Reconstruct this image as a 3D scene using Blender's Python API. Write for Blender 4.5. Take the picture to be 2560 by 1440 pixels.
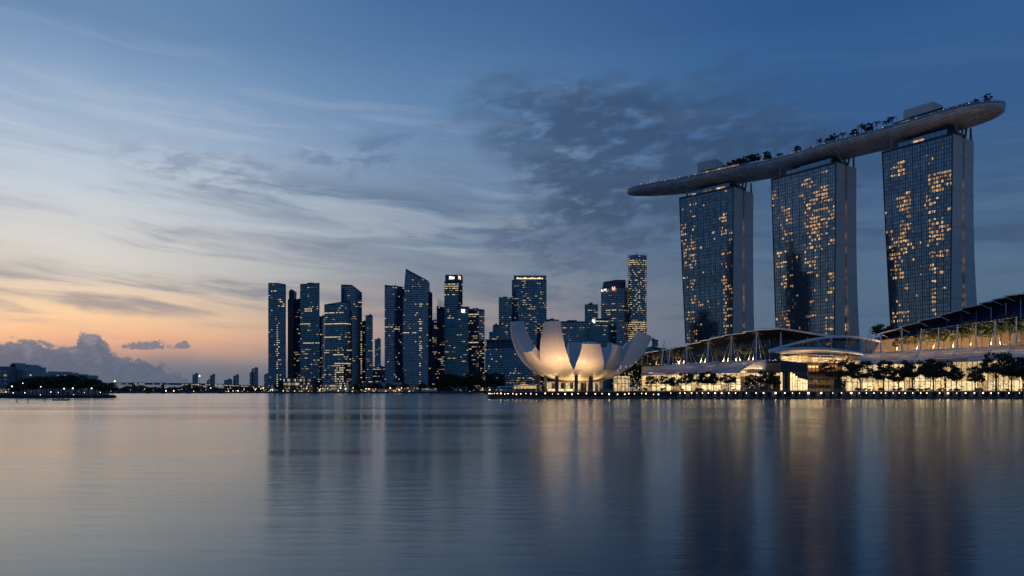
import bpy, math, random
from mathutils import Vector, Matrix

for _o in list(bpy.data.objects):
    bpy.data.objects.remove(_o)
sc = bpy.context.scene
COL = sc.collection
random.seed(7)

# ------------------------------------------------------------------ camera
F, CX, HY, CH = 1900.0, 1280.0, 977.0, 4.2      # focal length, centre and horizon of the 2560 px frame, eye height
cam_d = bpy.data.cameras.new('camera')
cam_d.sensor_width = 36.0
cam_d.lens = 36.0 * F / 2560.0
cam_d.shift_y = (HY - 720.0) / 2560.0
cam_d.clip_start = 0.5
cam_d.clip_end = 40000
cam = bpy.data.objects.new('camera', cam_d)
cam.location = (0, 0, CH)
cam.rotation_euler = (math.radians(90), 0, 0)
COL.objects.link(cam)
sc.camera = cam

# ------------------------------------------------------------------ render / exposure
sc.render.engine = 'CYCLES'
sc.view_settings.view_transform = 'Standard'
sc.view_settings.look = 'None'
sc.view_settings.exposure = 0.0
sc.view_settings.gamma = 1.0
sc.view_settings.use_curve_mapping = False
try:
    sc.cycles.use_denoising = True
    sc.cycles.denoiser = 'OPENIMAGEDENOISE'
except Exception:
    pass
sc.cycles.sample_clamp_indirect = 3.0
sc.cycles.use_adaptive_sampling = True
sc.cycles.adaptive_threshold = 0.02
sc.cycles.max_bounces = 6
sc.cycles.diffuse_bounces = 2
sc.cycles.glossy_bounces = 3
sc.cycles.transparent_max_bounces = 12
sc.cycles.caustics_reflective = True      # the bay mirrors the sky up on to hull and walls
sc.cycles.caustics_refractive = False


def lin(r, g, b):
    def f(c):
        c = c / 255.0
        return c / 12.92 if c <= 0.04045 else ((c + 0.055) / 1.055) ** 2.4
    return (f(r), f(g), f(b), 1.0)


# ------------------------------------------------------------------ node helper
class NT:
    def __init__(self, nt):
        self.nt = nt
        nt.nodes.clear()

    def n(self, typ, **kw):
        nd = self.nt.nodes.new(typ)
        for k, v in kw.items():
            setattr(nd, k, v)
        return nd

    def link(self, a, b):
        self.nt.links.new(a, b)

    def put(self, sock, val):
        if isinstance(val, bpy.types.NodeSocket):
            self.link(val, sock)
        else:
            sock.default_value = val

    def math(self, op, a, b=0.0, c=None, clamp=False):
        m = self.n('ShaderNodeMath', operation=op, use_clamp=clamp)
        self.put(m.inputs[0], a)
        self.put(m.inputs[1], b)
        if c is not None:
            self.put(m.inputs[2], c)
        return m.outputs[0]

    def maprange(self, x, a, b, c=0.0, d=1.0, smooth=False):
        m = self.n('ShaderNodeMapRange', interpolation_type='SMOOTHSTEP' if smooth else 'LINEAR')
        m.clamp = True
        for i, v in enumerate((x, a, b, c, d)):
            self.put(m.inputs[i], v)
        return m.outputs[0]

    def mix(self, f, a, b, blend='MIX'):
        m = self.n('ShaderNodeMix', data_type='RGBA', blend_type=blend)
        self.put(m.inputs[0], f)
        self.put(m.inputs[6], a)
        self.put(m.inputs[7], b)
        return m.outputs[2]

    def ramp(self, x, pts, interp='LINEAR'):
        r = self.n('ShaderNodeValToRGB')
        cr = r.color_ramp
        cr.interpolation = interp
        while len(cr.elements) < len(pts):
            cr.elements.new(0.5)
        for e, (p, c) in zip(cr.elements, sorted(pts)):
            e.position = p
            e.color = c if len(c) == 4 else (*c, 1)
        self.put(r.inputs[0], x)
        return r.outputs[0]

    def noise(self, vec, scale, detail=4.0, rough=0.55, dist=0.0):
        t = self.n('ShaderNodeTexNoise')
        if vec is not None:
            self.link(vec, t.inputs['Vector'])
        t.inputs['Scale'].default_value = scale
        t.inputs['Detail'].default_value = detail
        t.inputs['Roughness'].default_value = rough
        t.inputs['Distortion'].default_value = dist
        return t.outputs['Fac']

    def noise2(self, vec, scale, detail=4.0, rough=0.55, dist=0.0):
        f = self.noise(vec, scale, detail, rough, dist)
        f.node.noise_dimensions = '2D'
        return f

    def xyz(self, x, y, z=0.0):
        c = self.n('ShaderNodeCombineXYZ')
        for i, v in enumerate((x, y, z)):
            self.put(c.inputs[i], v)
        return c.outputs[0]


# ------------------------------------------------------------------ dusk sky (world)
SUN_AZ = math.radians(-40)          # sunset just left of the frame
world = bpy.data.worlds.new('World')
sc.world = world
world.use_nodes = True
T = NT(world.node_tree)
tc = T.n('ShaderNodeTexCoord')
sep = T.n('ShaderNodeSeparateXYZ')
T.link(tc.outputs['Generated'], sep.inputs[0])
dx, dy, dz = sep.outputs
hh = T.math('SQRT', T.math('ADD', T.math('MULTIPLY', dx, dx), T.math('ADD', T.math('MULTIPLY', dy, dy), 1e-6)))
vv = T.math('DIVIDE', dz, hh)                       # tangent of the elevation
az = T.math('ARCTAN2', dx, dy)                      # 0 straight ahead, + to the right
cosd = T.math('COSINE', T.math('SUBTRACT', az, SUN_AZ))
ang = T.math('ARCCOSINE', T.math('MULTIPLY', cosd, 0.9999))


def vpos(py, px):
    return ((HY - py) / F) / math.sqrt(1 + ((px - CX) / F) ** 2)


VM = 1.6
lowf = T.noise2(T.xyz(T.math('MULTIPLY', az, 5.0), T.math('MULTIPLY', vv, 9.0)), 1.0, 3.0, 0.6)
vw = T.math('ADD', vv, T.math('MULTIPLY', T.math('SUBTRACT', lowf, 0.5), 0.020))


def sky_ramp(px, pts, zen):
    el = [(max(0.0, vpos(py, px)) / VM, lin(*c)) for py, c in pts]
    el.append((1.0, lin(*zen)))
    return T.ramp(T.math('DIVIDE', vw, VM), el)


rL = sky_ramp(180, [(977, (106, 115, 130)), (930, (110, 117, 131)), (905, (138, 130, 136)), (880, (196, 156, 140)), (855, (232, 176, 143)), (830, (249, 194, 150)),
                    (795, (252, 208, 163)), (745, (238, 208, 174)), (680, (212, 204, 194)), (600, (212, 210, 206)),
                    (450, (190, 202, 214)), (305, (164, 184, 208)), (150, (132, 160, 193)), (25, (104, 137, 176))], (48, 86, 138))
rM = sky_ramp(1010, [(977, (96, 107, 124)), (935, (104, 112, 127)), (900, (126, 127, 135)), (865, (152, 140, 140)), (830, (164, 146, 142)), (780, (162, 150, 148)), (700, (138, 146, 158)),
                     (600, (130, 147, 167)), (400, (121, 148, 179)), (250, (101, 136, 176)), (105, (81, 119, 164)), (0, (69, 109, 156))], (40, 78, 130))
rR = sky_ramp(2200, [(977, (72, 94, 120)), (900, (78, 102, 128)), (705, (83, 107, 132)), (500, (66, 96, 132)), (300, (54, 91, 138)),
                     (65, (49, 92, 142)), (0, (45, 86, 136))], (34, 70, 120))
f1 = T.maprange(ang, math.radians(9), math.radians(34), smooth=True)
f2 = T.maprange(ang, math.radians(26), math.radians(64), smooth=True)
skyc = T.mix(f2, T.mix(f1, rL, rM), rR)

# long thin streaks of stratus, shared by every band of the sky
st = T.noise2(T.xyz(T.math('MULTIPLY', az, 3.4), T.math('ADD', T.math('MULTIPLY', vw, 34.0), T.math('MULTIPLY', az, 2.6))), 1.0, 5.0, 0.60, 0.25)
stm = T.math('MULTIPLY', T.maprange(st, 0.46, 0.68, smooth=True), T.maprange(vv, 0.035, 0.09, smooth=True))
stm = T.math('MULTIPLY', stm, T.maprange(vv, 0.36, 0.20, smooth=True))
stm = T.math('MULTIPLY', stm, T.maprange(lowf, 0.34, 0.62, 0.10, 1.0))
stcol = T.mix(f2, T.mix(f1, lin(142, 143, 152), lin(104, 119, 142)), lin(62, 84, 112))
skyc = T.mix(T.math('MULTIPLY', stm, 0.70), skyc, stcol)
# pale veils between the streaks
veil = T.math('MULTIPLY', T.maprange(st, 0.52, 0.30, smooth=True), T.math('MULTIPLY', T.maprange(vv, 0.1, 0.18), T.maprange(vv, 0.46, 0.25)))
skyc = T.mix(T.math('MULTIPLY', veil, 0.20), skyc, T.mix(f2, lin(224, 222, 220), lin(104, 130, 160)))
alto = T.noise2(T.xyz(T.math('MULTIPLY', az, 20.0), T.math('ADD', T.math('MULTIPLY', vv, 48.0), T.math('MULTIPLY', az, -5.0))), 1.0, 6.0, 0.60, 0.12)


# drifting patches of broken altocumulus
def patch(px, py, rx, ry, lo, hi, strength, dark, tilt=0.0, nz=None):
    global skyc
    a0, v0 = math.atan((px - CX) / F), vpos(py, px)
    da = T.math('SUBTRACT', az, a0)
    dv2 = T.math('MULTIPLY_ADD', da, tilt, T.math('SUBTRACT', vv, v0))
    da, dv2 = T.math('MULTIPLY', da, 1 / rx), T.math('MULTIPLY', dv2, 1 / ry)
    e = T.math('SQRT', T.math('ADD', T.math('MULTIPLY', da, da), T.math('MULTIPLY', dv2, dv2)))
    e = T.math('MULTIPLY_ADD', T.math('SUBTRACT', lowf, 0.5), 1.5, e)
    m = T.maprange(e, 1.1, 0.3, smooth=True)
    k = T.math('MULTIPLY', T.maprange(alto if nz is None else nz, lo, hi, smooth=True), m)
    skyc = T.mix(T.math('MULTIPLY', k, strength), skyc, dark)


patch(1610, 385, 0.30, 0.115, 0.22, 0.56, 0.74, lin(50, 72, 102), 0.10)
patch(1560, 560, 0.24, 0.050, 0.36, 0.62, 0.60, lin(60, 82, 110), -0.05)
patch(1010, 370, 0.15, 0.035, 0.42, 0.66, 0.50, lin(86, 110, 144), -0.20)
patch(520, 430, 0.14, 0.032, 0.40, 0.64, 0.55, lin(126, 142, 166), 0.15)
patch(1020, 540, 0.30, 0.036, 0.40, 0.60, 0.55, lin(86, 106, 136), 0.12, st)
patch(230, 715, 0.20, 0.026, 0.34, 0.58, 0.62, lin(134, 137, 148), 0.0, st)
patch(440, 762, 0.22, 0.015, 0.32, 0.56, 0.62, lin(142, 140, 148), 0.03, st)
patch(1460, 705, 0.14, 0.024, 0.40, 0.62, 0.5, lin(84, 102, 128))
patch(1430, 760, 0.24, 0.014, 0.38, 0.58, 0.5, lin(92, 106, 126), 0.0, st)

# distant cumulus bank along the sunset horizon
pts = [(-700, 858), (-500, 838), (-350, 862), (-200, 842), (-120, 860), (0, 846), (40, 842), (62, 838), (110, 846), (150, 860), (185, 852), (208, 826), (240, 823), (262, 842),
       (285, 878), (310, 890), (345, 894), (385, 900), (420, 914), (470, 940), (560, 965), (700, 975)]
A0, A1 = math.atan((-700 - CX) / F), math.atan((700 - CX) / F)
fc = T.n('ShaderNodeFloatCurve')
cv = fc.mapping.curves[0]
VT = 0.10
cpts = []
for px, py in pts:
    cpts.append(((math.atan((px - CX) / F) - A0) / (A1 - A0), vpos(py, px) / VT))
cv.points[0].location = cpts[0]
cv.points[1].location = cpts[-1]
for q in cpts[1:-1]:
    cv.points.new(*q)
fc.mapping.update()
T.put(fc.inputs['Value'], T.maprange(az, A0, A1))
ctop = T.math('MULTIPLY', fc.outputs[0], VT)
bn = T.noise2(T.xyz(az, vv), 70.0, 6.0, 0.66, 0.0)
ctop = T.math('ADD', ctop, T.math('MULTIPLY', T.math('SUBTRACT', bn, 0.56), 0.034))
cm = T.maprange(T.math('SUBTRACT', ctop, vv), 0.0000, 0.0058, smooth=True)
cm = T.math('MULTIPLY', cm, T.maprange(ang, math.radians(30), math.radians(20)))
ccol = T.ramp(T.math('ADD', T.math('DIVIDE', vv, 0.085), T.math('MULTIPLY', T.math('SUBTRACT', bn, 0.5), 1.3)),
              [(0.0, lin(94, 105, 121)), (0.35, lin(80, 100, 124)), (0.62, lin(94, 112, 133)), (1.0, lin(134, 143, 155))])
skyc = T.mix(T.math('MULTIPLY', cm, 0.93), skyc, ccol)


def cloudlet(px, py, rx, ry, col):
    global skyc
    a0, v0 = math.atan((px - CX) / F), vpos(py, px)
    da = T.math('DIVIDE', T.math('SUBTRACT', az, a0), rx)
    dv = T.math('DIVIDE', T.math('SUBTRACT', vv, v0), ry)
    dv = T.math('MULTIPLY', dv, T.maprange(dv, -0.05, 0.05, 2.4, 1.0))
    e = T.math('ADD', T.math('MULTIPLY', da, da), T.math('MULTIPLY', dv, dv))
    e = T.math('ADD', e, T.math('MULTIPLY', T.math('SUBTRACT', bn, 0.5), 5.0))
    skyc = T.mix(T.math('MULTIPLY', T.maprange(e, 1.15, 0.45, smooth=True), 0.85), skyc, col)


cloudlet(372, 868, 0.026, 0.0075, lin(106, 118, 140))
cloudlet(456, 867, 0.010, 0.006, lin(112, 121, 140))

nish = T.n('ShaderNodeTexSky')
nish.sky_type = 'NISHITA'
nish.sun_disc = False
nish.sun_elevation = math.radians(0.5)
nish.sun_rotation = SUN_AZ
nish.air_density = 1.0
nish.dust_density = 1.5
hor = T.maprange(vv, -0.02, 0.0)
skyc = T.mix(hor, lin(40, 52, 68), skyc)
bg = T.n('ShaderNodeBackground')
bg2 = T.n('ShaderNodeBackground')
add = T.n('ShaderNodeAddShader')
T.link(skyc, bg.inputs[0])
bg.inputs[1].default_value = 1.0
T.link(nish.outputs[0], bg2.inputs[0])
bg2.inputs[1].default_value = 0.004
out = T.n('ShaderNodeOutputWorld')
T.link(bg.outputs[0], add.inputs[0])
T.link(bg2.outputs[0], add.inputs[1])
T.link(add.outputs[0], out.inputs[0])
try:
    world.cycles.sampling_method = 'MANUAL'
    world.cycles.sample_map_resolution = 512
except Exception:
    pass

# last glow of the set sun
sun_d = bpy.data.lights.new('sun', 'SUN')
sun_d.energy = 0.012
sun_d.angle = math.radians(20)
sun_d.color = (1.0, 0.62, 0.38)
sun = bpy.data.objects.new('sun', sun_d)
sun.rotation_euler = Vector((math.sin(SUN_AZ), math.cos(SUN_AZ), 0.035)).to_track_quat('Z', 'Y').to_euler()
COL.objects.link(sun)


# ------------------------------------------------------------------ materials
MATS = {}


def newmat(name):
    m = bpy.data.materials.new(name)
    m.use_nodes = True
    MATS[name] = m
    return m, NT(m.node_tree)


def surf(name, col, rough=0.6, metal=0.0, var=0.18, scale=0.35, bump=0.0, bscale=2.0, island=0.0, spec=0.5, ior=1.5):
    """a procedural painted / stone / metal surface with grain and wear"""
    m, t = newmat(name)
    p = t.n('ShaderNodeBsdfPrincipled')
    o = t.n('ShaderNodeOutputMaterial')
    g = t.n('ShaderNodeNewGeometry')
    pos = g.outputs['Position']
    a = t.noise(pos, scale, 5.0, 0.6)
    b = t.noise(pos, scale * 7.0, 3.0, 0.5)
    k = t.maprange(t.math('ADD', t.math('MULTIPLY', a, 0.7), t.math('MULTIPLY', b, 0.3)), 0.3, 0.7, 1.0 - var, 1.0 + var)
    if island:
        k = t.math('MULTIPLY', k, t.maprange(g.outputs['Random Per Island'], 0, 1, 1 - island, 1 + island))
    oi = t.n('ShaderNodeObjectInfo')
    if island:
        k = t.math('MULTIPLY', k, t.maprange(oi.outputs['Random'], 0, 1, 1 - island, 1 + island))
    c = t.n('ShaderNodeVectorMath', operation='SCALE')
    c.inputs[0].default_value = col[:3]
    t.link(k, c.inputs['Scale'])
    t.link(c.outputs[0], p.inputs['Base Color'])
    p.inputs['Metallic'].default_value = metal
    t.link(t.maprange(b, 0.3, 0.7, max(0.02, rough - 0.06), min(1, rough + 0.06)), p.inputs['Roughness'])
    p.inputs['Specular IOR Level'].default_value = spec
    p.inputs['IOR'].default_value = ior
    if bump:
        bp = t.n('ShaderNodeBump')
        bp.inputs['Strength'].default_value = bump
        bp.inputs['Distance'].default_value = 0.1
        t.link(t.noise(pos, bscale, 4.0), bp.inputs['Height'])
        t.link(bp.outputs[0], p.inputs['Normal'])
    t.link(p.outputs[0], o.inputs[0])
    return m


def glow(name, col, strength, lo=0.35, hi=1.0, sample=False, tint=None, gloss=0.0, tex=0.0, texscale=0.5, power=1.0):
    """something lit from within: a lamp, a lit window, a lit shop behind glass"""
    m, t = newmat(name)
    o = t.n('ShaderNodeOutputMaterial')
    g = t.n('ShaderNodeNewGeometry')
    oi = t.n('ShaderNodeObjectInfo')
    r = t.math('FRACT', t.math('ADD', g.outputs['Random Per Island'], oi.outputs['Random']))
    k = t.maprange(t.math('POWER', r, power), 0, 1, lo, hi)
    if tex:
        nz = t.noise(g.outputs['Position'], texscale, 5.0, 0.7)
        k = t.math('MULTIPLY', k, t.maprange(nz, 0.35, 0.65, 1 - tex, 1 + tex))
    e = t.n('ShaderNodeEmission')
    r2 = t.math('FRACT', t.math('MULTIPLY', r, 7.31))
    t.put(e.inputs[0], t.mix(r2, (*col[:3], 1), (*(tint or col)[:3], 1)))
    t.put(e.inputs[1], t.math('MULTIPLY', k, strength))
    if gloss:
        gb = t.n('ShaderNodeBsdfGlossy')
        gb.inputs[0].default_value = (gloss, gloss, gloss, 1)
        gb.inputs['Roughness'].default_value = 0.1
        ad = t.n('ShaderNodeAddShader')
        t.link(e.outputs[0], ad.inputs[0])
        t.link(gb.outputs[0], ad.inputs[1])
        t.link(ad.outputs[0], o.inputs[0])
    else:
        t.link(e.outputs[0], o.inputs[0])
    try:
        m.cycles.emission_sampling = 'AUTO' if sample else 'NONE'
    except Exception:
        pass
    return m


def tintglass(name, c0, c1, rough=0.1, metal=0.85, wav=0.02, wscale=0.08):
    """coated curtain-wall glass: dim mirror, each pane its own tint, slightly wavy"""
    m, t = newmat(name)
    p = t.n('ShaderNodeBsdfPrincipled')
    o = t.n('ShaderNodeOutputMaterial')
    g = t.n('ShaderNodeNewGeometry')
    nz = t.noise(g.outputs['Position'], 0.03, 4.0)
    r = t.math('ADD', t.math('MULTIPLY', g.outputs['Random Per Island'], 0.6), t.math('MULTIPLY', nz, 0.4))
    t.link(t.mix(r, (*c0, 1), (*c1, 1)), p.inputs['Base Color'])
    p.inputs['Metallic'].default_value = metal
    p.inputs['Roughness'].default_value = rough
    if wav:
        bp = t.n('ShaderNodeBump')
        bp.inputs['Strength'].default_value = wav
        bp.inputs['Distance'].default_value = 1.0
        t.link(t.noise(g.outputs['Position'], wscale, 2.0), bp.inputs['Height'])
        t.link(bp.outputs[0], p.inputs['Normal'])
    t.link(p.outputs[0], o.inputs[0])
    return m


def clearglass(name, tint, reflect=0.12, rough=0.08):
    m, t = newmat(name)
    o = t.n('ShaderNodeOutputMaterial')
    tr = t.n('ShaderNodeBsdfTransparent')
    tr.inputs[0].default_value = (*tint, 1)
    gb = t.n('ShaderNodeBsdfGlossy')
    gb.inputs[0].default_value = (0.9, 0.95, 1, 1)
    gb.inputs['Roughness'].default_value = rough
    g = t.n('ShaderNodeNewGeometry')
    mx = t.n('ShaderNodeMixShader')
    t.put(mx.inputs[0], t.maprange(t.noise(g.outputs['Position'], 0.2), 0.3, 0.7, reflect * 0.7, reflect * 1.3))
    t.link(tr.outputs[0], mx.inputs[1])
    t.link(gb.outputs[0], mx.inputs[2])
    t.link(mx.outputs[0], o.inputs[0])
    return m


WARM = (1.0, 0.56, 0.20)
YELL = (1.0, 0.72, 0.30)
WHIT = (1.0, 0.86, 0.60)

M_CONC = surf('grey_concrete_cladding', (0.76, 0.68, 0.60), 0.6, var=0.08, scale=0.02, bump=0.1)
M_CONC_D = surf('dark_concrete', (0.10, 0.10, 0.105), 0.8, var=0.25, bump=0.3)
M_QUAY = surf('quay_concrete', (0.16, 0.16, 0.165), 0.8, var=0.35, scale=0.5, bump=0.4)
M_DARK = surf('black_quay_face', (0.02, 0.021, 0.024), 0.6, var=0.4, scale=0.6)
M_ASPH = surf('paved_ground', (0.07, 0.07, 0.072), 0.9, var=0.25, scale=0.2)
M_WHITE = surf('white_painted_steel', (0.80, 0.80, 0.81), 0.45, var=0.06)
M_CLAD = surf('white_museum_cladding', (0.62, 0.60, 0.585), 0.42, var=0.05, scale=0.12)
M_STEEL = surf('dark_steel', (0.05, 0.052, 0.058), 0.4, metal=0.4)
M_SPAN = surf('dark_blue_spandrel', (0.034, 0.088, 0.150), 0.35, var=0.25, scale=0.05)
M_SPAN2 = surf('grey_spandrel', (0.066, 0.105, 0.155), 0.45, var=0.25, scale=0.05)
M_SPAN3 = surf('pale_stone_spandrel', (0.22, 0.235, 0.26), 0.6, var=0.2, scale=0.05)
M_FAR = surf('distant_concrete', (0.20, 0.22, 0.25), 0.8, var=0.15, scale=0.05)  # light grey-blue puts the distance haze of the far blocks into the colour
M_BEIGE = surf('pale_apartment_render', (0.45, 0.44, 0.44), 0.8, var=0.15, scale=0.1)
M_GLASS = tintglass('dark_blue_glass', (0.06, 0.15, 0.22), (0.18, 0.34, 0.45), 0.14)
M_GLASS2 = tintglass('grey_blue_glass', (0.11, 0.19, 0.26), (0.29, 0.41, 0.51), 0.18)
M_GLASS3 = tintglass('teal_glass', (0.05, 0.14, 0.19), (0.15, 0.31, 0.38), 0.14)
M_HGLASS = tintglass('hotel_glass', (0.14, 0.19, 0.23), (0.34, 0.42, 0.47), 0.05, wav=0.016, wscale=0.10)
M_HMULL = surf('hotel_mullion', (0.018, 0.024, 0.032), 0.35, var=0.1)
M_LITC = glow('lit_office_window', (1.0, 0.68, 0.30), 0.62, 0.06, 1.15, tint=WHIT, gloss=0.03, power=1.5)
M_LITB = glow('bright_office_window', WHIT, 0.85, 0.5, 1.1, tint=YELL)
M_LITH = glow('lit_hotel_window', (1.0, 0.48, 0.16), 0.76, 0.08, 1.2, tint=(1.0, 0.68, 0.38), gloss=0.05, tex=0.6, texscale=0.8, power=1.2)
M_DIMH = glow('dim_curtained_window', (0.35, 0.42, 0.50), 0.10, 0.2, 1.0, tint=(0.6, 0.5, 0.4), gloss=0.15)
M_SIGN = glow('lit_white_sign', (1, 0.93, 0.88), 2.2, 0.9, 1.0)
M_SIGNR = glow('lit_red_sign', (1, 0.42, 0.30), 1.6, 0.9, 1.0)
M_SIGNW = glow('lit_amber_sign', (1, 0.74, 0.42), 1.6, 0.9, 1.0)
M_LAMP = glow('warm_lamp_globe', (1.0, 0.66, 0.30), 11.0, 0.45, 1.0, sample=True, tint=(1, 0.8, 0.5))
M_LAMPF = glow('far_lamp_globe', (1.0, 0.55, 0.20), 5.5, 0.25, 1.0, tint=(1, 0.85, 0.6))
M_DECKL = glow('deck_lamp_globe', (1.0, 0.62, 0.28), 2.2, 0.15, 1.0, tint=(1, 0.85, 0.65))
M_SHOP = glow('lit_shop_interior', (1.0, 0.60, 0.22), 1.12, 0.45, 1.15, tint=(1.0, 0.74, 0.40), tex=0.75, texscale=0.9)
M_SHOPB = glow('bright_shop_interior', (1.0, 0.72, 0.37), 1.7, 0.65, 1.1, tint=(1, 0.70, 0.34), tex=0.45, texscale=0.8)
M_TWINK = glow('fairy_light', (1.0, 0.75, 0.40), 3.0, 0.3, 1.0)
M_TINT = clearglass('smoked_canopy_glass', (0.30, 0.33, 0.37), 0.14)
M_PANE = clearglass('clear_shop_glass', (0.86, 0.88, 0.86), 0.07)
M_RAIL = clearglass('glass_balustrade', (0.62, 0.70, 0.76), 0.18)
M_CANOPY = surf('grey_canopy_glass', (0.62, 0.62, 0.61), 0.34, metal=0.05, var=0.22, scale=0.5, island=0.42)
_nt = M_CANOPY.node_tree
_pr = [n for n in _nt.nodes if n.type == 'BSDF_PRINCIPLED'][0]
_ou = [n for n in _nt.nodes if n.type == 'OUTPUT_MATERIAL'][0]
_tl = _nt.nodes.new('ShaderNodeBsdfTranslucent')
_tl.inputs[0].default_value = (0.80, 0.77, 0.72, 1)
_mxs = _nt.nodes.new('ShaderNodeMixShader')
_mxs.inputs[0].default_value = 0.38
_nt.links.new(_pr.outputs[0], _mxs.inputs[1])
_nt.links.new(_tl.outputs[0], _mxs.inputs[2])
_nt.links.new(_mxs.outputs[0], _ou.inputs[0])
M_ROOFB = surf('dark_blue_roof_metal', (0.012, 0.028, 0.070), 0.28, metal=0.2, var=0.12, scale=0.06)
M_SOFF = surf('black_roof_soffit', (0.012, 0.013, 0.018), 0.6, var=0.2)
M_TAN = surf('tan_stone_wall', (0.44, 0.33, 0.22), 0.8, var=0.12, scale=0.2, bump=0.2)
M_HULL = None
M_BARK = surf('tree_bark', (0.055, 0.042, 0.032), 0.9, var=0.3, scale=1.5)
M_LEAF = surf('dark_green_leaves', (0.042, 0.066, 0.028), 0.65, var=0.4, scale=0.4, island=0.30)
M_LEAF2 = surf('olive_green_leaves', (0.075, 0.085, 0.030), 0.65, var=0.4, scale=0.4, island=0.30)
M_BOAT = surf('dark_boat_hull', (0.03, 0.03, 0.035), 0.5)

# ribbed metal cladding of the roof-park hull: rows of shingle-like panels
_m, _t = newmat('ribbed_hull_cladding')
_p = _t.n('ShaderNodeBsdfPrincipled')
_o = _t.n('ShaderNodeOutputMaterial')
_uv = _t.n('ShaderNodeUVMap')
_mp = _t.n('ShaderNodeMapping')
_t.link(_uv.outputs[0], _mp.inputs[0])
_br = _t.n('ShaderNodeTexBrick')
_br.inputs['Scale'].default_value = 1.0
_br.inputs['Brick Width'].default_value = 9.0
_br.inputs['Row Height'].default_value = 1.5
_br.inputs['Mortar Size'].default_value = 0.16
_br.inputs['Color1'].default_value = (0.64, 0.61, 0.60, 1)
_br.inputs['Color2'].default_value = (0.85, 0.82, 0.80, 1)
_br.inputs['Mortar'].default_value = (0.30, 0.28, 0.27, 1)
_t.link(_mp.outputs[0], _br.inputs['Vector'])
_wn = _t.noise(_mp.outputs[0], 0.12, 5.0, 0.6)
_cc = _t.n('ShaderNodeVectorMath', operation='SCALE')
_t.link(_br.outputs['Color'], _cc.inputs[0])
_t.link(_t.maprange(_wn, 0.3, 0.7, 0.7, 1.25), _cc.inputs['Scale'])
_t.link(_cc.outputs[0], _p.inputs['Base Color'])
_p.inputs['Metallic'].default_value = 0.15
_p.inputs['Roughness'].default_value = 0.40
_bp = _t.n('ShaderNodeBump')
_bp.inputs['Strength'].default_value = 0.7
_bp.inputs['Distance'].default_value = 0.25
_t.link(_br.outputs['Fac'], _bp.inputs['Height'])
_bp.invert = True
_t.link(_bp.outputs[0], _p.inputs['Normal'])
_t.link(_p.outputs[0], _o.inputs[0])
M_HULL = _m

# water: long, wind-smoothed swell over a dark bay
_m, _t = newmat('bay_water')
_o = _t.n('ShaderNodeOutputMaterial')
_g = _t.n('ShaderNodeNewGeometry')
_s = _t.n('ShaderNodeMapping')
_s.inputs['Scale'].default_value = (0.22, 1.0, 1.0)
_t.link(_g.outputs['Position'], _s.inputs[0])
_s2 = _t.n('ShaderNodeMapping')
_s2.inputs['Scale'].default_value = (0.006, 0.045, 1.0)
_t.link(_g.outputs['Position'], _s2.inputs[0])
_n1 = _t.noise(_s.outputs[0], 1.3, 5.0, 0.6, 0.6)
_n3 = _t.noise(_s2.outputs[0], 1.0, 5.0, 0.6, 0.5)
_bp = _t.n('ShaderNodeBump')
_bp.inputs['Distance'].default_value = 0.14
_t.link(_t.maprange(_n3, 0.3, 0.7, 0.08, 0.22), _bp.inputs['Strength'])
_t.link(_n1, _bp.inputs['Height'])
_gl = _t.n('ShaderNodeBsdfGlossy')
_gl.distribution = 'MULTI_GGX'
_gl.inputs['Color'].default_value = (0.91, 0.985, 1.0, 1)
_t.link(_t.maprange(_n3, 0.35, 0.65, 0.115, 0.185), _gl.inputs['Roughness'])
_t.link(_bp.outputs[0], _gl.inputs['Normal'])
_df = _t.n('ShaderNodeBsdfDiffuse')
_df.inputs['Color'].default_value = (0.006, 0.030, 0.052, 1)
_fr = _t.n('ShaderNodeFresnel')
_fr.inputs['IOR'].default_value = 1.54
_mx = _t.n('ShaderNodeMixShader')
_t.link(_fr.outputs[0], _mx.inputs[0])
_t.link(_df.outputs[0], _mx.inputs[1])
_t.link(_gl.outputs[0], _mx.inputs[2])
_t.link(_mx.outputs[0], _o.inputs[0])
M_WATER = _m


# ------------------------------------------------------------------ geometry helpers
def P(px, py, D):
    return Vector(((px - CX) / F * D, D, CH + (HY - py) / F * D))


def XX(px, D):
    return (px - CX) / F * D


def ZZ(py, D):
    return CH + (HY - py) / F * D


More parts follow.
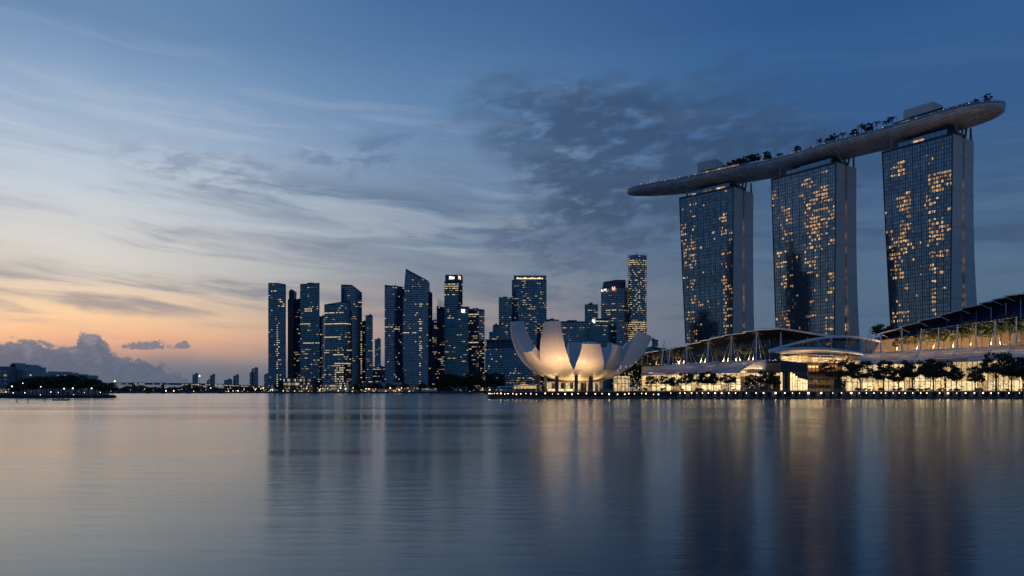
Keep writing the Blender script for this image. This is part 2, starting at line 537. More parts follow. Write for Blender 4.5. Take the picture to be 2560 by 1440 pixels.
class MB:
    def __init__(self):
        self.v, self.f, self.m, self.uv = [], [], [], {}

    def poly(self, pts, mi=0, uv=None):
        n = len(self.v)
        self.v += [tuple(p) for p in pts]
        if uv:
            self.uv[len(self.f)] = uv
        self.f.append(tuple(range(n, n + len(pts))))
        self.m.append(mi)
        return self

    def hexa(self, b, t, mi=0, cap=True):
        """closed prism between two rings of points"""
        n = len(self.v)
        k = len(b)
        self.v += [tuple(p) for p in b] + [tuple(p) for p in t]
        for i in range(k):
            j = (i + 1) % k
            self.f.append((n + i, n + j, n + k + j, n + k + i))
            self.m.append(mi)
        if cap:
            self.f.append(tuple(n + i for i in reversed(range(k))))
            self.f.append(tuple(n + k + i for i in range(k)))
            self.m += [mi, mi]
        return self

    def box(self, lo, hi, mi=0):
        (a, b, c), (d, e, f) = lo, hi
        return self.hexa([(a, b, c), (d, b, c), (d, e, c), (a, e, c)], [(a, b, f), (d, b, f), (d, e, f), (a, e, f)], mi)

    def obox(self, o, u, w, h, mi=0):
        """box at corner o with edge vectors u, w, h"""
        o, u, w, h = map(Vector, (o, u, w, h))
        return self.hexa([o, o + u, o + u + w, o + w], [o + h, o + u + h, o + u + w + h, o + w + h], mi)

    def tube(self, p, q, r0, r1=None, n=6, mi=0):
        p, q = Vector(p), Vector(q)
        r1 = r0 if r1 is None else r1
        d = (q - p)
        if d.length < 1e-6:
            return self
        d.normalize()
        a = d.cross(Vector((0, 0, 1)) if abs(d.z) < 0.95 else Vector((1, 0, 0))).normalized()
        b = d.cross(a)
        R = [(math.cos(i * 2 * math.pi / n), math.sin(i * 2 * math.pi / n)) for i in range(n)]
        return self.hexa([p + (a * c + b * s) * r0 for c, s in R], [q + (a * c + b * s) * r1 for c, s in R], mi)

    def ball(self, c, r, n=8, k=5, mi=0, sz=1.0):
        c = Vector(c)
        b = len(self.v)
        self.v.append(tuple(c + Vector((0, 0, r * sz))))
        for i in range(1, k):
            t = math.pi * i / k
            for j in range(n):
                a = 2 * math.pi * j / n
                self.v.append((c.x + r * math.sin(t) * math.cos(a), c.y + r * math.sin(t) * math.sin(a), c.z + r * sz * math.cos(t)))
        self.v.append(tuple(c - Vector((0, 0, r * sz))))
        last = len(self.v) - 1
        for j in range(n):
            self.f.append((b, b + 1 + j, b + 1 + (j + 1) % n))
            self.m.append(mi)
            for i in range(k - 2):
                q = b + 1 + i * n
                self.f.append((q + j, q + n + j, q + n + (j + 1) % n, q + (j + 1) % n))
                self.m.append(mi)
            q = b + 1 + (k - 2) * n
            self.f.append((q + j, last, q + (j + 1) % n))
            self.m.append(mi)
        return self

    def grid(self, rows, mi=0, uvs=None, closed=False):
        """sheet through rows of points"""
        n = len(self.v)
        k = len(rows[0])
        for r in rows:
            self.v += [tuple(p) for p in r]
        for i in range(len(rows) - 1):
            for j in range(k if closed else k - 1):
                j2 = (j + 1) % k
                if uvs:
                    self.uv[len(self.f)] = [uvs[i][j], uvs[i][j2], uvs[i + 1][j2], uvs[i + 1][j]]
                self.f.append((n + i * k + j, n + i * k + j2, n + (i + 1) * k + j2, n + (i + 1) * k + j))
                self.m.append(mi)
        return self

    def mesh(self, name, mats, off=(0, 0, 0), smooth=False):
        me = bpy.data.meshes.new(name)
        ox, oy, oz = off
        me.from_pydata([(x - ox, y - oy, z - oz) for x, y, z in self.v], [], self.f)
        for mt in (mats if isinstance(mats, (list, tuple)) else [mats]):
            me.materials.append(mt)
        me.polygons.foreach_set('material_index', self.m)
        if smooth:
            me.polygons.foreach_set('use_smooth', [True] * len(self.f))
        if self.uv:
            lay = me.uv_layers.new(name='UVMap')
            for fi, co in self.uv.items():
                for li, c in zip(me.polygons[fi].loop_indices, co):
                    lay.data[li].uv = c
        me.update()
        return me

    def build(self, name, mats, parent=None, at=None, smooth=False, **props):
        if parent is not None:
            w = parent['_w'] if '_w' in parent else (0, 0, 0)
            me = self.mesh(name, mats, w, smooth)
            o = bpy.data.objects.new(name, me)
            COL.objects.link(o)
            o.parent = parent
            o['_w'] = tuple(w)
        else:
            if at is None:
                xs = [p[0] for p in self.v]; ys = [p[1] for p in self.v]; zs = [p[2] for p in self.v]
                at = ((min(xs) + max(xs)) / 2, (min(ys) + max(ys)) / 2, min(zs))
            o = bpy.data.objects.new(name, self.mesh(name, mats, at, smooth))
            o.location = at
            COL.objects.link(o)
            o['_w'] = tuple(at)
        for k, v in props.items():
            o[k] = v
        return o


def thing(name, label, cat, at, group=None):
    o = bpy.data.objects.new(name, None)
    o.empty_display_size = 1.0
    o.location = at
    COL.objects.link(o)
    o['label'] = label
    o['category'] = cat
    if group:
        o['group'] = group
    o['_w'] = tuple(at)
    return o


def inst(name, me, parent=None, loc=(0, 0, 0), rotz=0.0, scale=(1, 1, 1), **props):
    o = bpy.data.objects.new(name, me)
    COL.objects.link(o)
    o.location = loc
    o.rotation_euler = (0, 0, rotz)
    o.scale = scale
    if parent is not None:
        o.parent = parent
    for k, v in props.items():
        o[k] = v
    return o


def interp(tab, x):
    if x <= tab[0][0]:
        return tab[0][1]
    for (a, u), (b, w) in zip(tab, tab[1:]):
        if x <= b:
            return u + (w - u) * (x - a) / (b - a)
    return tab[-1][1]


def catmull(pts, n):
    pts = [Vector(p) for p in pts]
    e = [pts[0] * 2 - pts[1]] + pts + [pts[-1] * 2 - pts[-2]]
    res = []
    m = len(pts) - 1
    for i in range(n + 1):
        x = i / n * m
        k = min(int(x), m - 1)
        t = x - k
        a, b, c, d = e[k:k + 4]
        res.append(0.5 * (2 * b + (c - a) * t + (2 * a - 5 * b + 4 * c - d) * t * t + (3 * b - a - 3 * c + d) * t ** 3))
    return res


def struct(o):
    o['kind'] = 'structure'
    return o

# ================================================================== the setting
b = MB()
b.poly([(-4400, -400, 0), (4400, -400, 0), (4400, 4300, 0), (-4400, 4300, 0)])
struct(b.build('water', M_WATER, at=(0, 0, 0)))

SHORE, QD, QZ = 1330.0, 400.0, 4.0


def sheet(name, pts, z, mat, low=-1.5):
    mb = MB()
    mb.hexa([(x, y, low) for x, y in pts], [(x, y, z) for x, y in pts])
    return struct(mb.build(name, mat, at=(pts[0][0], pts[0][1], 0)))


xw = XX(1238, SHORE)
sheet('ground', [(xw, SHORE), (xw + 30, 1250), (4400, 1250), (4400, 4300), (-4400, 4300), (-4400, SHORE)], 2.2, M_ASPH)
# peninsula that carries the museum, the mall and the hotel
arc = [(XX(1218, 408) + 9 - 9 * math.cos(a), 409 - 8 * math.sin(a)) for a in [i * math.pi / 2 / 6 for i in range(7)]]
near = [(x, y + 3.0) for x, y in arc] + [(1200, 403.0), (1200, 1249.0), (xw + 29, 1249.0), (-14, 460)]
sheet('promenade', near, QZ - 0.02, M_ASPH)
# headland on the left
HX = XX(277, 443)
head = [(-2500, 446), (HX - 9, 446), (HX - 4, 449), (HX - 3.5, 456), (XX(275, 500), 500), (XX(270, 900), 900), (-2500, 900)]
sheet('headland', head, 1.4, M_ASPH)

# ------------------------------------------------------------------ quay edge (a thing of many pieces)
quay = thing('quay_wall', 'long concrete quay with dark piled face below the lit mall and white petalled museum', 'quay', (XX(1500, QD), QD, 0))
b = MB()
prof = [(x, y) for x, y in arc] + [(900, 401.0)]
inner = [(x, y + 3.0) for x, y in arc] + [(900, 404.5)]
for (o0, o1), (i0, i1) in zip(zip(prof, prof[1:]), zip(inner, inner[1:])):
    b.hexa([(*o0, QZ - 0.55), (*o1, QZ - 0.55), (*i1, QZ - 0.55), (*i0, QZ - 0.55)], [(*o0, QZ), (*o1, QZ), (*i1, QZ), (*i0, QZ)])
b.build('deck_edge', M_QUAY, quay)
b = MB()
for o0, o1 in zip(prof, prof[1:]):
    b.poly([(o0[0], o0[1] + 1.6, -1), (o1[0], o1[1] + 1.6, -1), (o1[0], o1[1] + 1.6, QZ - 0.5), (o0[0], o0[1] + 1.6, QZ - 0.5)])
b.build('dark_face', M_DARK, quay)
b = MB()
b.box((XX(1232, 399.6), 399.7, 0.35), (900, 400.9, 1.15))
b.build('fender_beam', M_CONC_D, quay)
pile = MB().box((-0.75, -0.55, -1), (0.75, 0.75, QZ - 0.58)).mesh('pile', M_QUAY)
pxs = [1700 + i * 21.5 + random.uniform(-4, 4) for i in range(42)]
for px in pxs:
    inst('pile', pile, quay, (XX(px, 401.6) - quay.location.x, 1.7, 0), 0, (random.uniform(0.6, 1.8), 1, 1))

# continuous railing on the quay
rail = thing('quay_railing', 'thin steel railing running along the top of the quay', 'railing', (XX(1500, 402.4), 402.4, QZ))
b = MB()
rl = [(x + 0.3, y + 1.6) for x, y in arc] + [(900, 402.6)]
for z, r in ((1.05, 0.045), (0.55, 0.025), (0.2, 0.025)):
    for a_, c_ in zip(rl, rl[1:]):
        b.tube((*a_, QZ + z), (*c_, QZ + z), r, n=4)
b.build('handrail', M_WHITE, rail, kind='stuff')
post = MB().box((-0.03, -0.03, 0), (0.03, 0.03, 1.05)).mesh('post', M_STEEL)
b = MB()
for i in range(170):
    x = XX(1232, 402.6) + i * 2.4
    b.box((x - 0.03, 402.57, QZ), (x + 0.03, 402.63, QZ + 1.03))
b.build('posts', M_STEEL, rail, kind='stuff')

# quay lamps (bracket + globe)
globe = MB().ball((0, 0, 0), 0.42, 8, 6).mesh('globe', M_LAMP, smooth=True)
brk = MB().box((-0.10, 0.10, -0.10), (0.10, 1.0, 0.10)).box((-0.22, 0.86, -0.3), (0.22, 1.05, 0.3)).mesh('bracket', M_STEEL)


def quay_lamp(px, D, py, s, label, group):
    p = P(px, py, D)
    t_ = thing('quay_lamp', label, 'lamp', p, group)
    inst('globe', globe, t_, (0, 0, 0), 0, (s, s, s))
    inst('bracket', brk, t_)


for px in (1677, 1700, 1712, 1729, 1742, 1756, 1771, 1788, 1804, 1822, 1839, 1866, 1890, 1909, 1939, 1962, 1981, 1999, 2021, 2053, 2082, 2104, 2128,
           2148, 2166, 2185, 2203, 2214, 2233, 2248, 2263, 2282, 2302, 2317, 2349, 2370, 2392, 2414, 2436, 2458, 2478, 2496, 2522, 2549, 2572):
    big = 1.0 if px in (1939, 2021, 2053, 2128, 2370) else random.uniform(0.34, 0.66)
    BIGL = {1939: 'larger bright quay lamp just left of the dark entrance block', 2021: 'larger bright quay lamp below the right edge of the entrance block', 2053: 'larger bright quay lamp below the brightest glass of the entrance',
            2128: 'larger bright quay lamp between the first two big trees right of the entrance', 2370: 'larger bright quay lamp under the forked tree before the right shopfronts'}
    quay_lamp(px, 399.4, 982.6, big, BIGL.get(px, 'small round warm lamp on the dark quay face below the mall'), 'lamps along the mall quay')
for px in (1222, 1225, 1230, 1236, 1243, 1252, 1262, 1270, 1282, 1291, 1302, 1315, 1327, 1341, 1363, 1381, 1395, 1413, 1430, 1445, 1466, 1488, 1505, 1523,
           1544, 1562, 1572, 1586, 1604, 1615, 1634, 1646):
    D = 399.4 if px > 1262 else interp([(1218, 407), (1262, 399.4)], px)
    quay_lamp(px, D, random.uniform(983.5, 986), random.uniform(0.32, 0.68), 'small warm lamp along the low terrace under the white museum', 'lamps around the museum terrace')


# ================================================================== facade builder for the far towers
def lit_map(nf, nc, mode, dens, rng, hot=()):
    L = [[0] * nc for _ in range(nf)]
    dens *= 0.62
    colp = [rng.random() ** 2 for _ in range(nc)]
    for i in range(nf):
        hgt = i / max(1, nf)
        if mode == 'office':
            if rng.random() < dens * (1.3 - 0.6 * hgt):
                for _ in range(rng.choice((1, 1, 2))):
                    s = rng.randrange(nc)
                    e = s + rng.randint(2, max(3, int(nc * rng.choice((0.3, 0.5, 0.95)))))
                    for j in range(s, min(nc, e)):
                        if rng.random() < 0.86:
                            L[i][j] = 1
            for j in range(nc):
                if rng.random() < dens * 0.12:
                    L[i][j] = 1
        else:
            for j in range(nc):
                if rng.random() < dens * (0.25 + 1.3 * colp[j]):
                    L[i][j] = 1
    for r0, r1, c0, c1, p in hot:
        for i in range(int(r0 * nf), max(int(r0 * nf) + 1, int(r1 * nf))):
            for j in range(int(c0 * nc), int(c1 * nc)):
                if 0 <= i < nf and 0 <= j < nc and rng.random() < p:
                    L[i][j] = 2
    return L


def facade(mp, ml, mf, a, c, z0, top, fh, cw, lit, left=None, gap=0.0, bandp=0.22, vert=2):
    """panes (mp), lit panes (ml) and projecting slab edges / fins (mf) on the wall a -> c"""
    a, c = Vector((a[0], a[1], 0)), Vector((c[0], c[1], 0))
    d = c - a
    L = d.length
    d.normalize()
    n = Vector((d.y, -d.x, 0))
    nc = max(2, int(round(L / cw)))
    cw = L / nc
    zt = max(top(0), top(1))
    nf = max(1, int((zt - z0) / fh))
    LM = lit(nf, nc)
    for i in range(nf):
        zb = z0 + i * fh
        smin, smax = 0.0, L
        if left:
            smin = max(0.0, left(zb + fh * 0.5)) * L
        # horizontal slab edge
        tb0, tb1 = top(smin / L), top(1)
        if zb + fh < max(tb0, tb1) - 0.3:
            e0, e1 = smin, L
            if zb + fh > min(tb0, tb1):
                k = (zb + fh - tb0) / (tb1 - tb0) if abs(tb1 - tb0) > 1e-6 else 0
                if tb1 < tb0:
                    e1 = smin + (L - smin) * max(0, min(1, k))
                else:
                    e0 = smin + (L - smin) * max(0, min(1, k))
            if e1 - e0 > 1:
                o = a + d * e0 + n * 0.02
                mf.obox((o.x, o.y, zb), d * (e1 - e0), n * 0.30, Vector((0, 0, fh * bandp)))
        for j in range(nc):
            s0, s1 = j * cw + cw * 0.07, (j + 1) * cw - cw * 0.07
            if s0 < smin:
                continue
            q0, q1 = zb + fh * (bandp + 0.03), zb + fh * 0.97
            if q1 > min(top(s0 / L), top(s1 / L)) - 0.4:
                continue
            st_ = LM[i][j]
            off = n * (0.10 if not st_ else 0.14)
            p0, p1 = a + d * s0 + off, a + d * s1 + off
            if st_:
                q0 += fh * 0.16
                q1 -= fh * 0.16
            (ml if st_ else mp).poly([(p0.x, p0.y, q0), (p1.x, p1.y, q0), (p1.x, p1.y, q1), (p0.x, p0.y, q1)], 1 if st_ == 2 else 0)
    if vert:
        for j in range(0, nc + 1, vert):
            s = j * cw
            if left and s < L * 0.35:
                continue
            o = a + d * (s - 0.12) + n * 0.02
            mf.obox((o.x, o.y, z0), d * 0.24, n * 0.38, Vector((0, 0, max(1, top(s / L) - z0 - 0.2))))


def tower(name, label, cor, mode='office', dens=0.4, seed=1, fh=3.9, cw=2.9, glass=None, span=None, hot=None, base=966, dep=32, vert=2, left=None, group='towers of the far business district',
          z0=2.2, roofkit=1, bandp=0.22):
    """cor: front corners (px, top y, depth) from left to right"""
    rng = random.Random(seed)
    glass, span = glass or M_GLASS, span or M_SPAN
    if len(cor) <= 3:                              # keep the street fronts close to one line
        wid = (cor[-1][0] - cor[0][0]) / F * cor[0][2]
        dsp = max(c[2] for c in cor) - min(c[2] for c in cor)
        dmn = sum(c[2] for c in cor) / len(cor)
        kf = min(1.0, 0.26 * wid / dsp) if dsp > 0 else 1.0
        cor = [(p, y, dmn + (D - dmn) * kf) for p, y, D in cor]
    fr = [(XX(p, D), D, ZZ(y, D)) for p, y, D in cor]
    cxm = sum(p[0] for p in fr) / len(fr)
    Dm = sum(p[1] for p in fr) / len(fr)
    root = thing(name, label, 'skyscraper' if max(p[2] for p in fr) > 70 else 'building', (cxm, Dm, z0), group)
    ends = [fr[0], fr[-1]]
    bk = []
    for x, y, z in reversed(ends if len(fr) > 2 else fr):
        k = 1 + dep / y
        bx = x * k
        bk.append((cxm * k + (bx - cxm * k) * 0.96, y + dep, z))
    ring = fr + bk
    mb = MB()
    if left:
        pass
    mb.hexa([(x, y, z0) for x, y, z in ring], ring)
    if not left:
        mb.build('tower_body', span, root)
    mp, ml, mf = MB(), MB(), MB()
    for k, (p, q) in enumerate(zip(fr, fr[1:])):
        h = (hot or {}).get(k, ())
        facade(mp, ml, mf, p, q, z0 + 1, lambda s, p=p, q=q: p[2] + (q[2] - p[2]) * s, fh, cw, lambda nf, nc, h=h: lit_map(nf, nc, mode, dens, rng, h), left if k == 0 else None, vert=vert, bandp=bandp)
    if mp.f:
        mp.build('glazing', glass, root, kind='stuff')
    if ml.f:
        ml.build('lit_windows', [M_LITC, M_LITB], root, kind='stuff')
    if mf.f:
        mf.build('slab_edges', span, root, kind='stuff')
    if roofkit:
        zt = min(p[2] for p in fr)
        mk = MB()
        x0, x1 = min(p[0] for p in fr), max(p[0] for p in fr)
        w = x1 - x0
        mk.box((x0 + w * 0.3, Dm + dep * 0.3, zt - 1), (x0 + w * 0.62, Dm + dep * 0.7, zt + 3.2))
        mk.tube((x0 + w * 0.5, Dm + dep * 0.4, zt + 3), (x0 + w * 0.5, Dm + dep * 0.4, zt + 9), 0.25, 0.1)
        mk.build('roof_plant', span, root)
    return root, fr


def sign(root, name, rects, D, mat):
    """flat lit lettering: upright strokes laid on the wall, rects in frame pixels at depth D"""
    m = MB()
    for x0, y0, x1, y1 in rects:
        a_, c_ = P(x0, y1, D), P(x1, y0, D)
        m.box((a_.x, D - 0.25, a_.z), (c_.x, D, c_.z))
    m.build(name, mat, root, kind='stuff')


B = {}
B[1], _ = tower('glass_tower', 'square blue glass tower standing alone at the near end of the skyline', [(671, 707, 1385), (695, 707, 1360), (715, 711, 1390)], 'dots', 0.10, 11,
                hot={0: [(0.02, 0.62, 0.90, 1.0, 0.8), (0.93, 0.945, 0.2, 1, 0.5)], 1: [(0.78, 0.86, 0.15, 0.9, 0.4), (0.1, 0.5, 0.0, 0.4, 0.25)]})
B[2], _ = tower('slim_tower', 'slim unlit dark tower with a rooftop stub beside the first glass tower', [(719.5, 748, 1430), (736, 748, 1425)], 'dots', 0.015, 12, glass=M_GLASS2, vert=1)
m = MB().box((XX(722, 1435), 1435, ZZ(748, 1435)), (XX(735, 1435), 1452, ZZ(727, 1435)))
m.box((XX(724, 1437), 1438, ZZ(727, 1435)), (XX(731, 1437), 1446, ZZ(723, 1435)))
m.build('roof_stub', M_SPAN2, B[2])
B[3], _ = tower('office_block', 'low shouldered office tower between the slim tower and its tall neighbour', [(735, 747, 1415), (753, 749, 1410)], 'office', 0.55, 13)
B[4], _ = tower('tall_office_tower', 'tall blue office tower with a flat blank crown and dense lit floors', [(750.5, 710, 1395), (799, 707, 1380)], 'office', 0.50, 14, glass=M_GLASS3,
                hot={0: [(0.755, 0.79, 0.3, 0.65, 0.9), (0.62, 0.63, 0.0, 0.55, 1), (0.44, 0.45, 0.2, 1.0, 0.9)]})
B[5], _ = tower('lower_wing', 'lower lit wing stepping down beside the tall flat crowned tower', [(797, 790, 1388), (810, 791, 1385)], 'office', 0.55, 15)
B[6], _ = tower('slant_roof_tower', 'tall tower with a roof slanting down, behind the wide lit block', [(853, 711, 1420), (880, 712, 1405), (905, 731.5, 1425)], 'office', 0.26, 16, glass=M_GLASS2,
                hot={1: [(0.1, 0.66, 0.86, 1.0, 0.8)]})
B[7], _ = tower('wide_office_block', 'wide office block with the brightest lit floors and a rising roof edge', [(811, 761, 1350), (859, 753.5, 1335), (877, 751, 1350)], 'office', 0.80, 17,
                hot={0: [(0.30, 0.33, 0.55, 1, .9), (0.42, 0.44, 0.5, 1, .9), (0.22, 0.25, 0.55, 1, .9), (0.75, 0.77, 0, 1, 1), (0.62, 0.64, 0, 0.9, 1), (0.88, 0.90, 0.05, 1, .9), (0.10, 0.3, 0.55, 1.0, 0.6)],
                     1: [(0.3, 0.32, 0, 1, 1), (0.75, 0.77, 0, 1, 1)]})
B[8], _ = tower('stepped_tower', 'narrow tower with a stepped roof right of the slanted roof tower', [(902, 803, 1440), (915, 804, 1435)], 'office', 0.4, 18)
m, _ = tower('narrow_tower', 'narrow plain tower attached to the stepped one near the skyline gap', [(914, 788, 1430), (932, 789, 1440)], 'office', 0.35, 19, hot={0: [(0.0, 0.14, 0.4, 1, 1)]})
tower('thin_far_tower', 'thin distant tower in the gap between two skyscraper groups', [(937, 848, 1900), (952, 847, 1890)], 'dots', 0.12, 20, span=M_SPAN2)
tower('pale_low_block', 'low pale block at the foot of the thin distant tower', [(932, 917, 1700), (962, 916, 1700)], 'office', 0.5, 21, span=M_SPAN2)
B[9], _ = tower('dark_residential_tower', 'dark residential tower just left of the curved sail tower', [(962, 712, 1370), (985, 714.5, 1352), (1010, 717, 1372)], 'dots', 0.15, 22, glass=M_GLASS2,
                hot={0: [(0.60, 0.62, 0.05, 0.95, 0.8)], 1: [(0.60, 0.62, 0.1, 0.6, 0.8)]})
# the sail: curved left edge and a sharp sloping crown
sailD = 1345
zs0 = 2.2
xl0, xr0 = XX(1004.4, sailD), XX(1070, sailD)
tabL = [(ZZ(963, sailD), 1010.0), (ZZ(900, sailD), 1006.0), (ZZ(860, sailD), 1004.6), (ZZ(800, sailD), 1005.2), (ZZ(740, sailD), 1008.5), (ZZ(672, sailD), 1014.5)]


def leftpx(z):
    return interp(tabL, z)


root, _ = tower('sail_tower', 'residential tower like a sail with a curved edge and pointed glass crown', [(1004.4, 672, sailD), (1070, 702, sailD)], 'dots', 0.16, 23, left=lambda z: (leftpx(z) - 1004.4) / (1070 - 1004.4),
                glass=M_GLASS2, roofkit=0, cw=2.6, hot={0: [(0.485, 0.50, 0.0, 0.6, 0.8), (0.30, 0.60, 0.72, 0.78, 0.5), (0.0, 0.25, 0.7, 0.75, 0.5), (0.70, 0.73, 0.72, 0.86, 0.8)]})
m = MB()
zz = [ZZ(y, sailD) for y in range(672, 978, 18)] + [zs0]
front, back = [], []
for z in zz:
    xa = XX(leftpx(z), sailD)
    s_ = lambda x: ZZ(672, sailD) + (ZZ(702, sailD) - ZZ(672, sailD)) * (x - xl0) / (xr0 - xl0)
    front.append((xa, sailD, z))
outl = list(reversed(front))                       # bottom to tip along the curve
outl = outl + [(xr0, sailD, ZZ(702, sailD)), (xr0, sailD, zs0)]
m.hexa([(x, y + 28, z) for x, y, z in outl], outl)
m.build('tower_body', M_SPAN2, root)
m = MB()
cap0, cap1 = (XX(1014.5, sailD), sailD - 0.5, ZZ(672, sailD)), (xr0, sailD - 0.5, ZZ(702, sailD))
m.tube(cap0, cap1, 0.5)
for i in range(14):
    k = i / 13
    x = cap0[0] + (cap1[0] - cap0[0]) * k
    z = cap0[2] + (cap1[2] - cap0[2]) * k
    m.tube((x, sailD - 0.5, z), (x, sailD - 0.5, z - 9 + 5 * k), 0.18, n=4)
m.build('crown_lattice', M_WHITE, root)
B[10], _ = tower('shoulder_tower', 'lower dark shoulder tower pressed against the sail tower', [(1069, 725, 1372), (1081, 733, 1368)], 'dots', 0.10, 24)
tower('slender_grey_block', 'slender grey office slab in the gap right of the sail tower', [(1081, 800, 1480), (1093, 801, 1475)], 'office', 0.75, 25, glass=M_GLASS2)
root, fr = tower('lattice_crown_tower', 'slender office tower with a pointed pale lattice crown', [(1092, 765, 1440), (1111, 768, 1430)], 'office', 0.55, 26, roofkit=0)
m = MB()
for i in range(7):
    k = i / 6
    m.tube(P(1094, 765 - 18 * k, 1438), P(1110, 768 - 13 * k, 1430), 0.22, n=4, mi=0)
    m.tube(P(1094 + 16 * k, 766, 1438 - 8 * k), P(1094 + 16 * k, 747 + 8 * k, 1438 - 8 * k), 0.22, n=4, mi=0)
m.build('crown_lattice', surf('pale_lattice', (0.55, 0.52, 0.40), 0.5), root, kind='stuff')  # evenly pale, slightly yellow bars
B[12], _ = tower('banded_office_tower', 'tall dark tower with four bright lit floors under a signed crown', [(1111, 703, 1400), (1146, 703, 1392), (1156, 701, 1410)], 'office', 0.36, 27, glass=M_GLASS3, roofkit=0,
                 hot={0: [(0.925, 0.995, 0.02, 1, 0.9), (0.88, 0.89, 0.1, 0.95, 0.6)]})
m = MB()
m.box((XX(1113, 1398), 1398, ZZ(704, 1398)), (XX(1155, 1398), 1425, ZZ(687, 1398)))
m.build('crown', M_SPAN, B[12])
sign(B[12], 'wall_sign', [(1123, 691, 1127, 698), (1128, 691, 1130, 698), (1131, 692, 1133.4, 695), (1131, 696, 1134, 698), (1134.2, 692, 1136, 697)], 1397.5, M_SIGN)
sign(B[12], 'side_sign', [(1146, 689.5, 1148, 698), (1148, 690.5, 1151.4, 695), (1149.6, 695, 1152, 699)], 1397.5, M_SIGNW)
m = MB()
for px in (1117, 1142):
    m.tube(P(px, 687, 1405), P(px, 683, 1405), 0.2)
m.build('roof_mast', M_STEEL, B[12], kind='stuff')
B[13], _ = tower('star_sign_tower', 'dark green glass tower with a white star shaped sign at its top', [(1142, 770, 1345), (1171, 769, 1338)], 'office', 0.34, 28, glass=M_GLASS3, roofkit=0)
c0 = (1157, 777)
sign(B[13], 'star_sign', [(1153, 773, 1156, 776), (1158, 773, 1161.5, 776), (1155, 775.5, 1160, 778.5), (1153, 778, 1156, 781), (1158, 778, 1161.5, 781), (1156.3, 779, 1158.2, 782)], 1337, M_SIGN)
m = MB().box((XX(1141, 1339), 1339, ZZ(769, 1340)), (XX(1172, 1339), 1368, ZZ(766.5, 1340)))
m.build('roof_cornice', M_SPAN2, B[13])
B[14], _ = tower('lit_grid_tower', 'broad office tower with evenly lit floors next to the star sign tower', [(1168, 772, 1375), (1197, 772, 1365), (1211, 774, 1380)], 'office', 0.90, 29, glass=M_GLASS2, span=M_SPAN2,
                 hot={0: [(0.93, 0.945, 0, 1, .9), (0.60, 0.62, 0, 1, .9)]})
B[15], fr = tower('colonnade_block', 'low broad blue glass block with an open colonnade on its roof', [(1213, 866, 1350), (1262, 865, 1335), (1330, 866, 1350)], 'office', 0.50, 30, roofkit=0, fh=4.2)
m = MB()
for i in range(9):
    px = 1214 + i * 12.4
    D = 1346
    m.box((XX(px, D) - 0.5, D, ZZ(867, D)), (XX(px, D) + 0.5, D + 1.5, ZZ(850, D)))
m.box((XX(1213, 1345), 1345, ZZ(850.5, 1345)), (XX(1315, 1345), 1375, ZZ(848.5, 1345)))
m.box((XX(1213, 1345), 1345, ZZ(867, 1345)), (XX(1315, 1345), 1349, ZZ(865.6, 1345)))
m.build('roof_colonnade', M_SPAN3, B[15])
m = MB().box((XX(1216, 1352), 1352, ZZ(866, 1352)), (XX(1312, 1352), 1376, ZZ(851, 1352)))
m.build('penthouse', M_SPAN, B[15])
tower('teal_block', 'small teal glass block peeping over the colonnade building', [(1223, 830, 1450), (1249, 829, 1450)], 'office', 0.4, 31, glass=M_GLASS3)
tower('low_teal_tower', 'short teal tower rising behind the small teal block', [(1232, 812, 1500), (1249, 812, 1500)], 'office', 0.2, 32, glass=M_GLASS3)
B[17], _ = tower('brown_office_tower', 'dark narrow tower at the side of the big curved office tower', [(1247, 743, 1430), (1281, 744, 1425)], 'dots', 0.30, 33, span=M_SPAN2)
cc = [(1280, 700), (1296, 699.5), (1318, 699), (1342, 699), (1366, 699.5)]
B[18], _ = tower('curved_office_tower', 'big broad office tower with curved lit floors and a glowing crown', [(p, y, 1400 - 16 * math.sin((p - 1280) / 86 * math.pi)) for p, y in cc], 'office', 0.85, 34, roofkit=0)
m = MB()
m.box((XX(1285, 1402), 1402, ZZ(700, 1402)), (XX(1365, 1402), 1428, ZZ(690, 1402)))
m.build('crown', M_GLASS, B[18])
m = MB()
for i in range(8):
    px = 1285 + i * 11.4
    m.box((XX(px, 1398) - 0.3, 1398, ZZ(700, 1398)), (XX(px, 1398) + 0.3, 1399, ZZ(689, 1398)))
m.box((XX(1284, 1398), 1398, ZZ(690.5, 1398)), (XX(1366, 1398), 1401, ZZ(688.6, 1398)))
m.build('crown_frame', M_SPAN3, B[18])
sign(B[18], 'crown_light', [(1292 + i * 6, 695 - 1.5 * (i % 3 == 0), 1297.2 + i * 6, 697.6) for i in range(11)], 1401.6, M_SIGNW)
tower('stone_office_block', 'wide low stone office block behind the tallest museum petal', [(1366, 798, 1420), (1398, 799, 1415)], 'office', 0.5, 35, span=M_SPAN2)
tower('warm_lit_block', 'low wide block with warm lit rows behind the museum', [(1396, 803, 1430), (1472, 803, 1425)], 'office', 0.75, 36, span=M_SPAN2, glass=M_GLASS2)
B[20], _ = tower('capped_tower', 'mid height tower with a rooftop dome cap left of the signed stone tower', [(1462, 761, 1450), (1495, 761, 1445)], 'office', 0.55, 37, span=M_SPAN2)
m = MB().ball(P(1478, 760, 1462), 3.2, 10, 6)
m.build('roof_dome', M_SPAN3, B[20])
B[21], _ = tower('white_sign_block', 'dark glass block with white edge fins and two bright top floors', [(1472, 796, 1340), (1489, 796, 1330), (1521, 796, 1342)], 'office', 0.22, 38, glass=M_GLASS3, roofkit=0,
                 hot={1: [(0.94, 0.965, 0.05, 1, 1), (0.985, 1.0, 0.05, 1, 1)]})
sign(B[21], 'wall_sign', [(1480.5, 799, 1483.8, 804), (1484.3, 799, 1487.6, 807), (1483, 804.5, 1484.3, 807)], 1331.5, M_SIGN)
m = MB()
